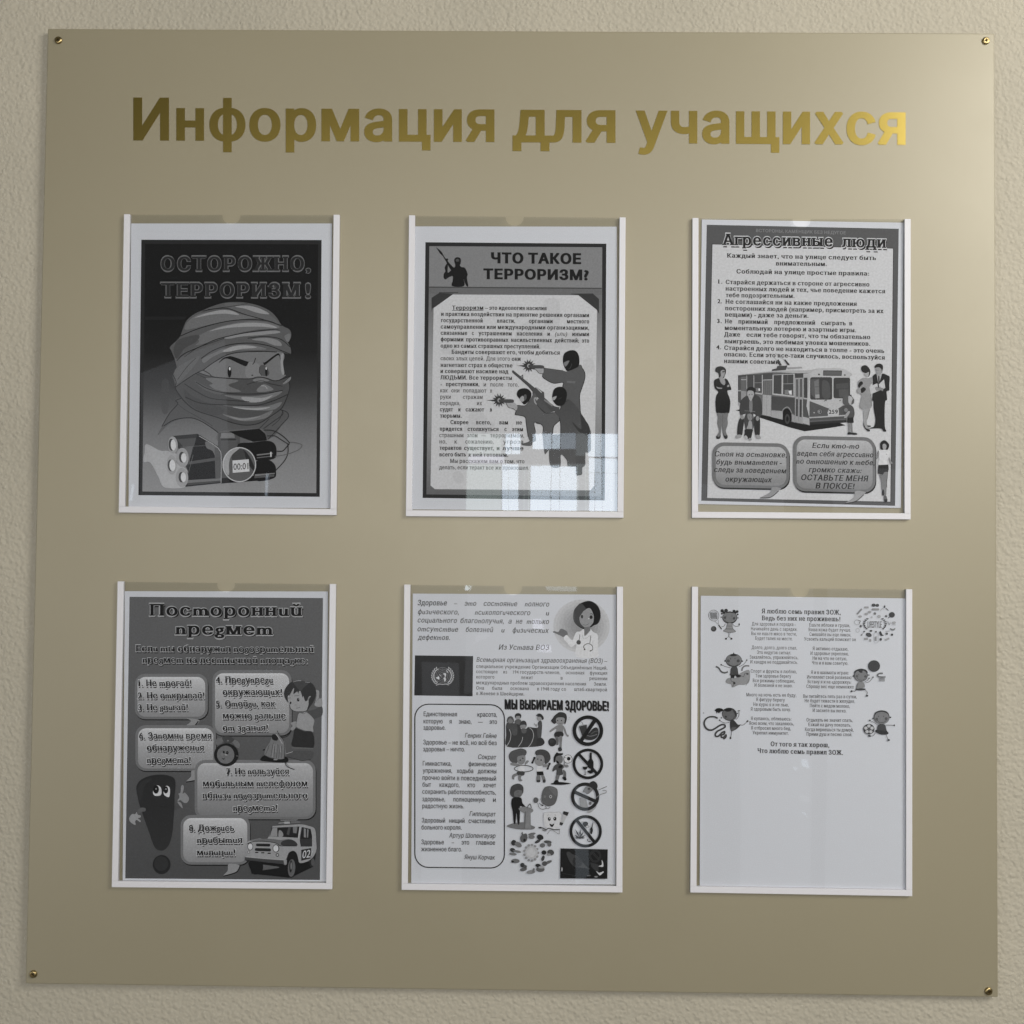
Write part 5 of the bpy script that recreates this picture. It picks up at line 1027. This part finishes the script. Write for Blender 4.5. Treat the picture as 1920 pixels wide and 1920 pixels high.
S.K('1130,480 1215,555', 18,66); S.C(1100,440,24,42,64,.2); S.C(1318,685,88,84,56); S.K('1255,745 1205,785', 22,70); S.C(1145,725,36,34,90); S.L('960,570 1000,530 1040,490 1080,530', 8,120)
S.O(275,910,80,75,9,110); S.L('300,850 380,870 330,940', 12,90); S.C(385,1025,34,40,80); S.O(290,1150,52,60,9,130); S.K('410,1285 490,1190', 10,110); S.C(408,1290,26,20,80); S.C(490,1185,30,22,80); S.C(690,1165,42,32,66); S.C(625,1285,90,62,66,.35)
S.RR(485,1370,600,1440,15,142); S.RR(640,1410,700,1490,15,142); S.RR(780,1220,905,1530,50,140,line=8); S.RR(815,1330,860,1470,10,130); S.C(838,1190,32,22,90); S.G('940,1200 985,1180 1030,1270 1080,1300 1020,1320 960,1290', 50, k=4); S.C(985,1420,34,44,60); S.K('1120,1440 1240,1390', 60,150); S.C(1165,1250,38,36,84); S.L('1130,1180 1250,1175', 12,120); S.C(1322,1280,36,34,54); S.G('1260,1080 1340,1110 1420,1080 1400,1140 1340,1160 1290,1140', 112); S.C(1380,920,60,40,150); S.K('1320,985 1440,985', 9,130); S.L('1190,880 1240,980 1270,910', 14,120)
for i in range(7):
    a = math.radians(235 - i*16)
    for sg in (-1, 1):
        x = 810 + sg*(-330)*math.cos(math.radians(-38 + i*14)); y = 960 + 200*math.sin(math.radians(38 - i*14))*1.1
        S.C(x, y, 38, 15, 62, rot=sg*(.9 - i*.12)); S.C(x + sg*18, y+8, 30, 12, 62, rot=-sg*(.5))
S.part('ball_throwing_boy_picture'); S.view(1580,1220,.09893)
S.C(595,292,114,110,54); S.C(345,468,132,122,44); S.C(345,475,120,108,112); S.G('215,420 250,370 350,340 450,370 480,430 440,390 380,380 370,420 320,410 290,385', 40, k=4); S.L('270,510 310,550 370,560 430,530', 8, 50); S.C(270,485,26,24,80); S.C(432,490,26,24,72); S.L('285,455 310,455', 6, 50); S.C(205,480,14,16,56); S.C(495,462,16,12,56)
S.L('400,600 460,570 500,525', 8, 66); S.L('430,610 500,590 575,510', 8, 66); S.C(502,522,14,12,60); S.C(575,502,16,12,60); S.G('295,600 395,600 415,700 265,700', 120, k=3); S.L('295,600 265,700 250,740', 7, 50); S.G('255,720 415,715 430,745 330,755 255,745', 52, k=3); S.L('255,745 230,770 180,760', 8, 56); S.C(170,770,18,20,50); S.L('430,750 470,790 455,840', 8, 56); S.C(462,855,26,16,44)
S.L('765,430 700,430 665,460 690,495 815,500', 26, 96); S.K('690,525 800,525', 8, 90)
for i in range(5): S.K([(695+i*24,530),(695+i*24,585)], 10, 96)
S.part('football_boy_picture')
S.C(740,1262,150,132,42); S.C(740,1270,140,120,112); S.G('600,1200 650,1150 740,1135 830,1150 880,1210 800,1170 740,1160 680,1170', 42, k=4); S.L('650,1320 700,1360 770,1360 830,1320', 9, 50); S.C(645,1300,28,28,74); S.C(825,1290,28,28,74); S.C(680,1245,6,14,60); S.C(778,1245,6,14,60); S.C(575,1285,14,16,54); S.C(905,1265,16,16,50)
S.L('665,1410 590,1360 520,1325', 8, 70); S.C(515,1322,16,16,64); S.L('820,1410 900,1412 980,1415', 9, 74); S.C(980,1415,14,18,60); S.G('680,1400 800,1400 830,1500 860,1580 740,1590 620,1540 650,1500', 58, k=3); S.G('640,1500 840,1530 860,1582 730,1592 630,1540', 38, k=3); S.L('620,1560 580,1610 520,1620', 8, 60); S.C(510,1615,28,20,44,.4); S.L('825,1590 845,1650 870,1690', 8, 66); S.C(872,1695,24,20,60)
S.C(498,1487,106,100,50); 
for i in range(5):
    a = math.radians(90 + 72*i + 36); S.C(498+62*math.cos(a), 1487+60*math.sin(a), 32, 30, 172)
S.C(498,1487,30,28,70)
S.done()
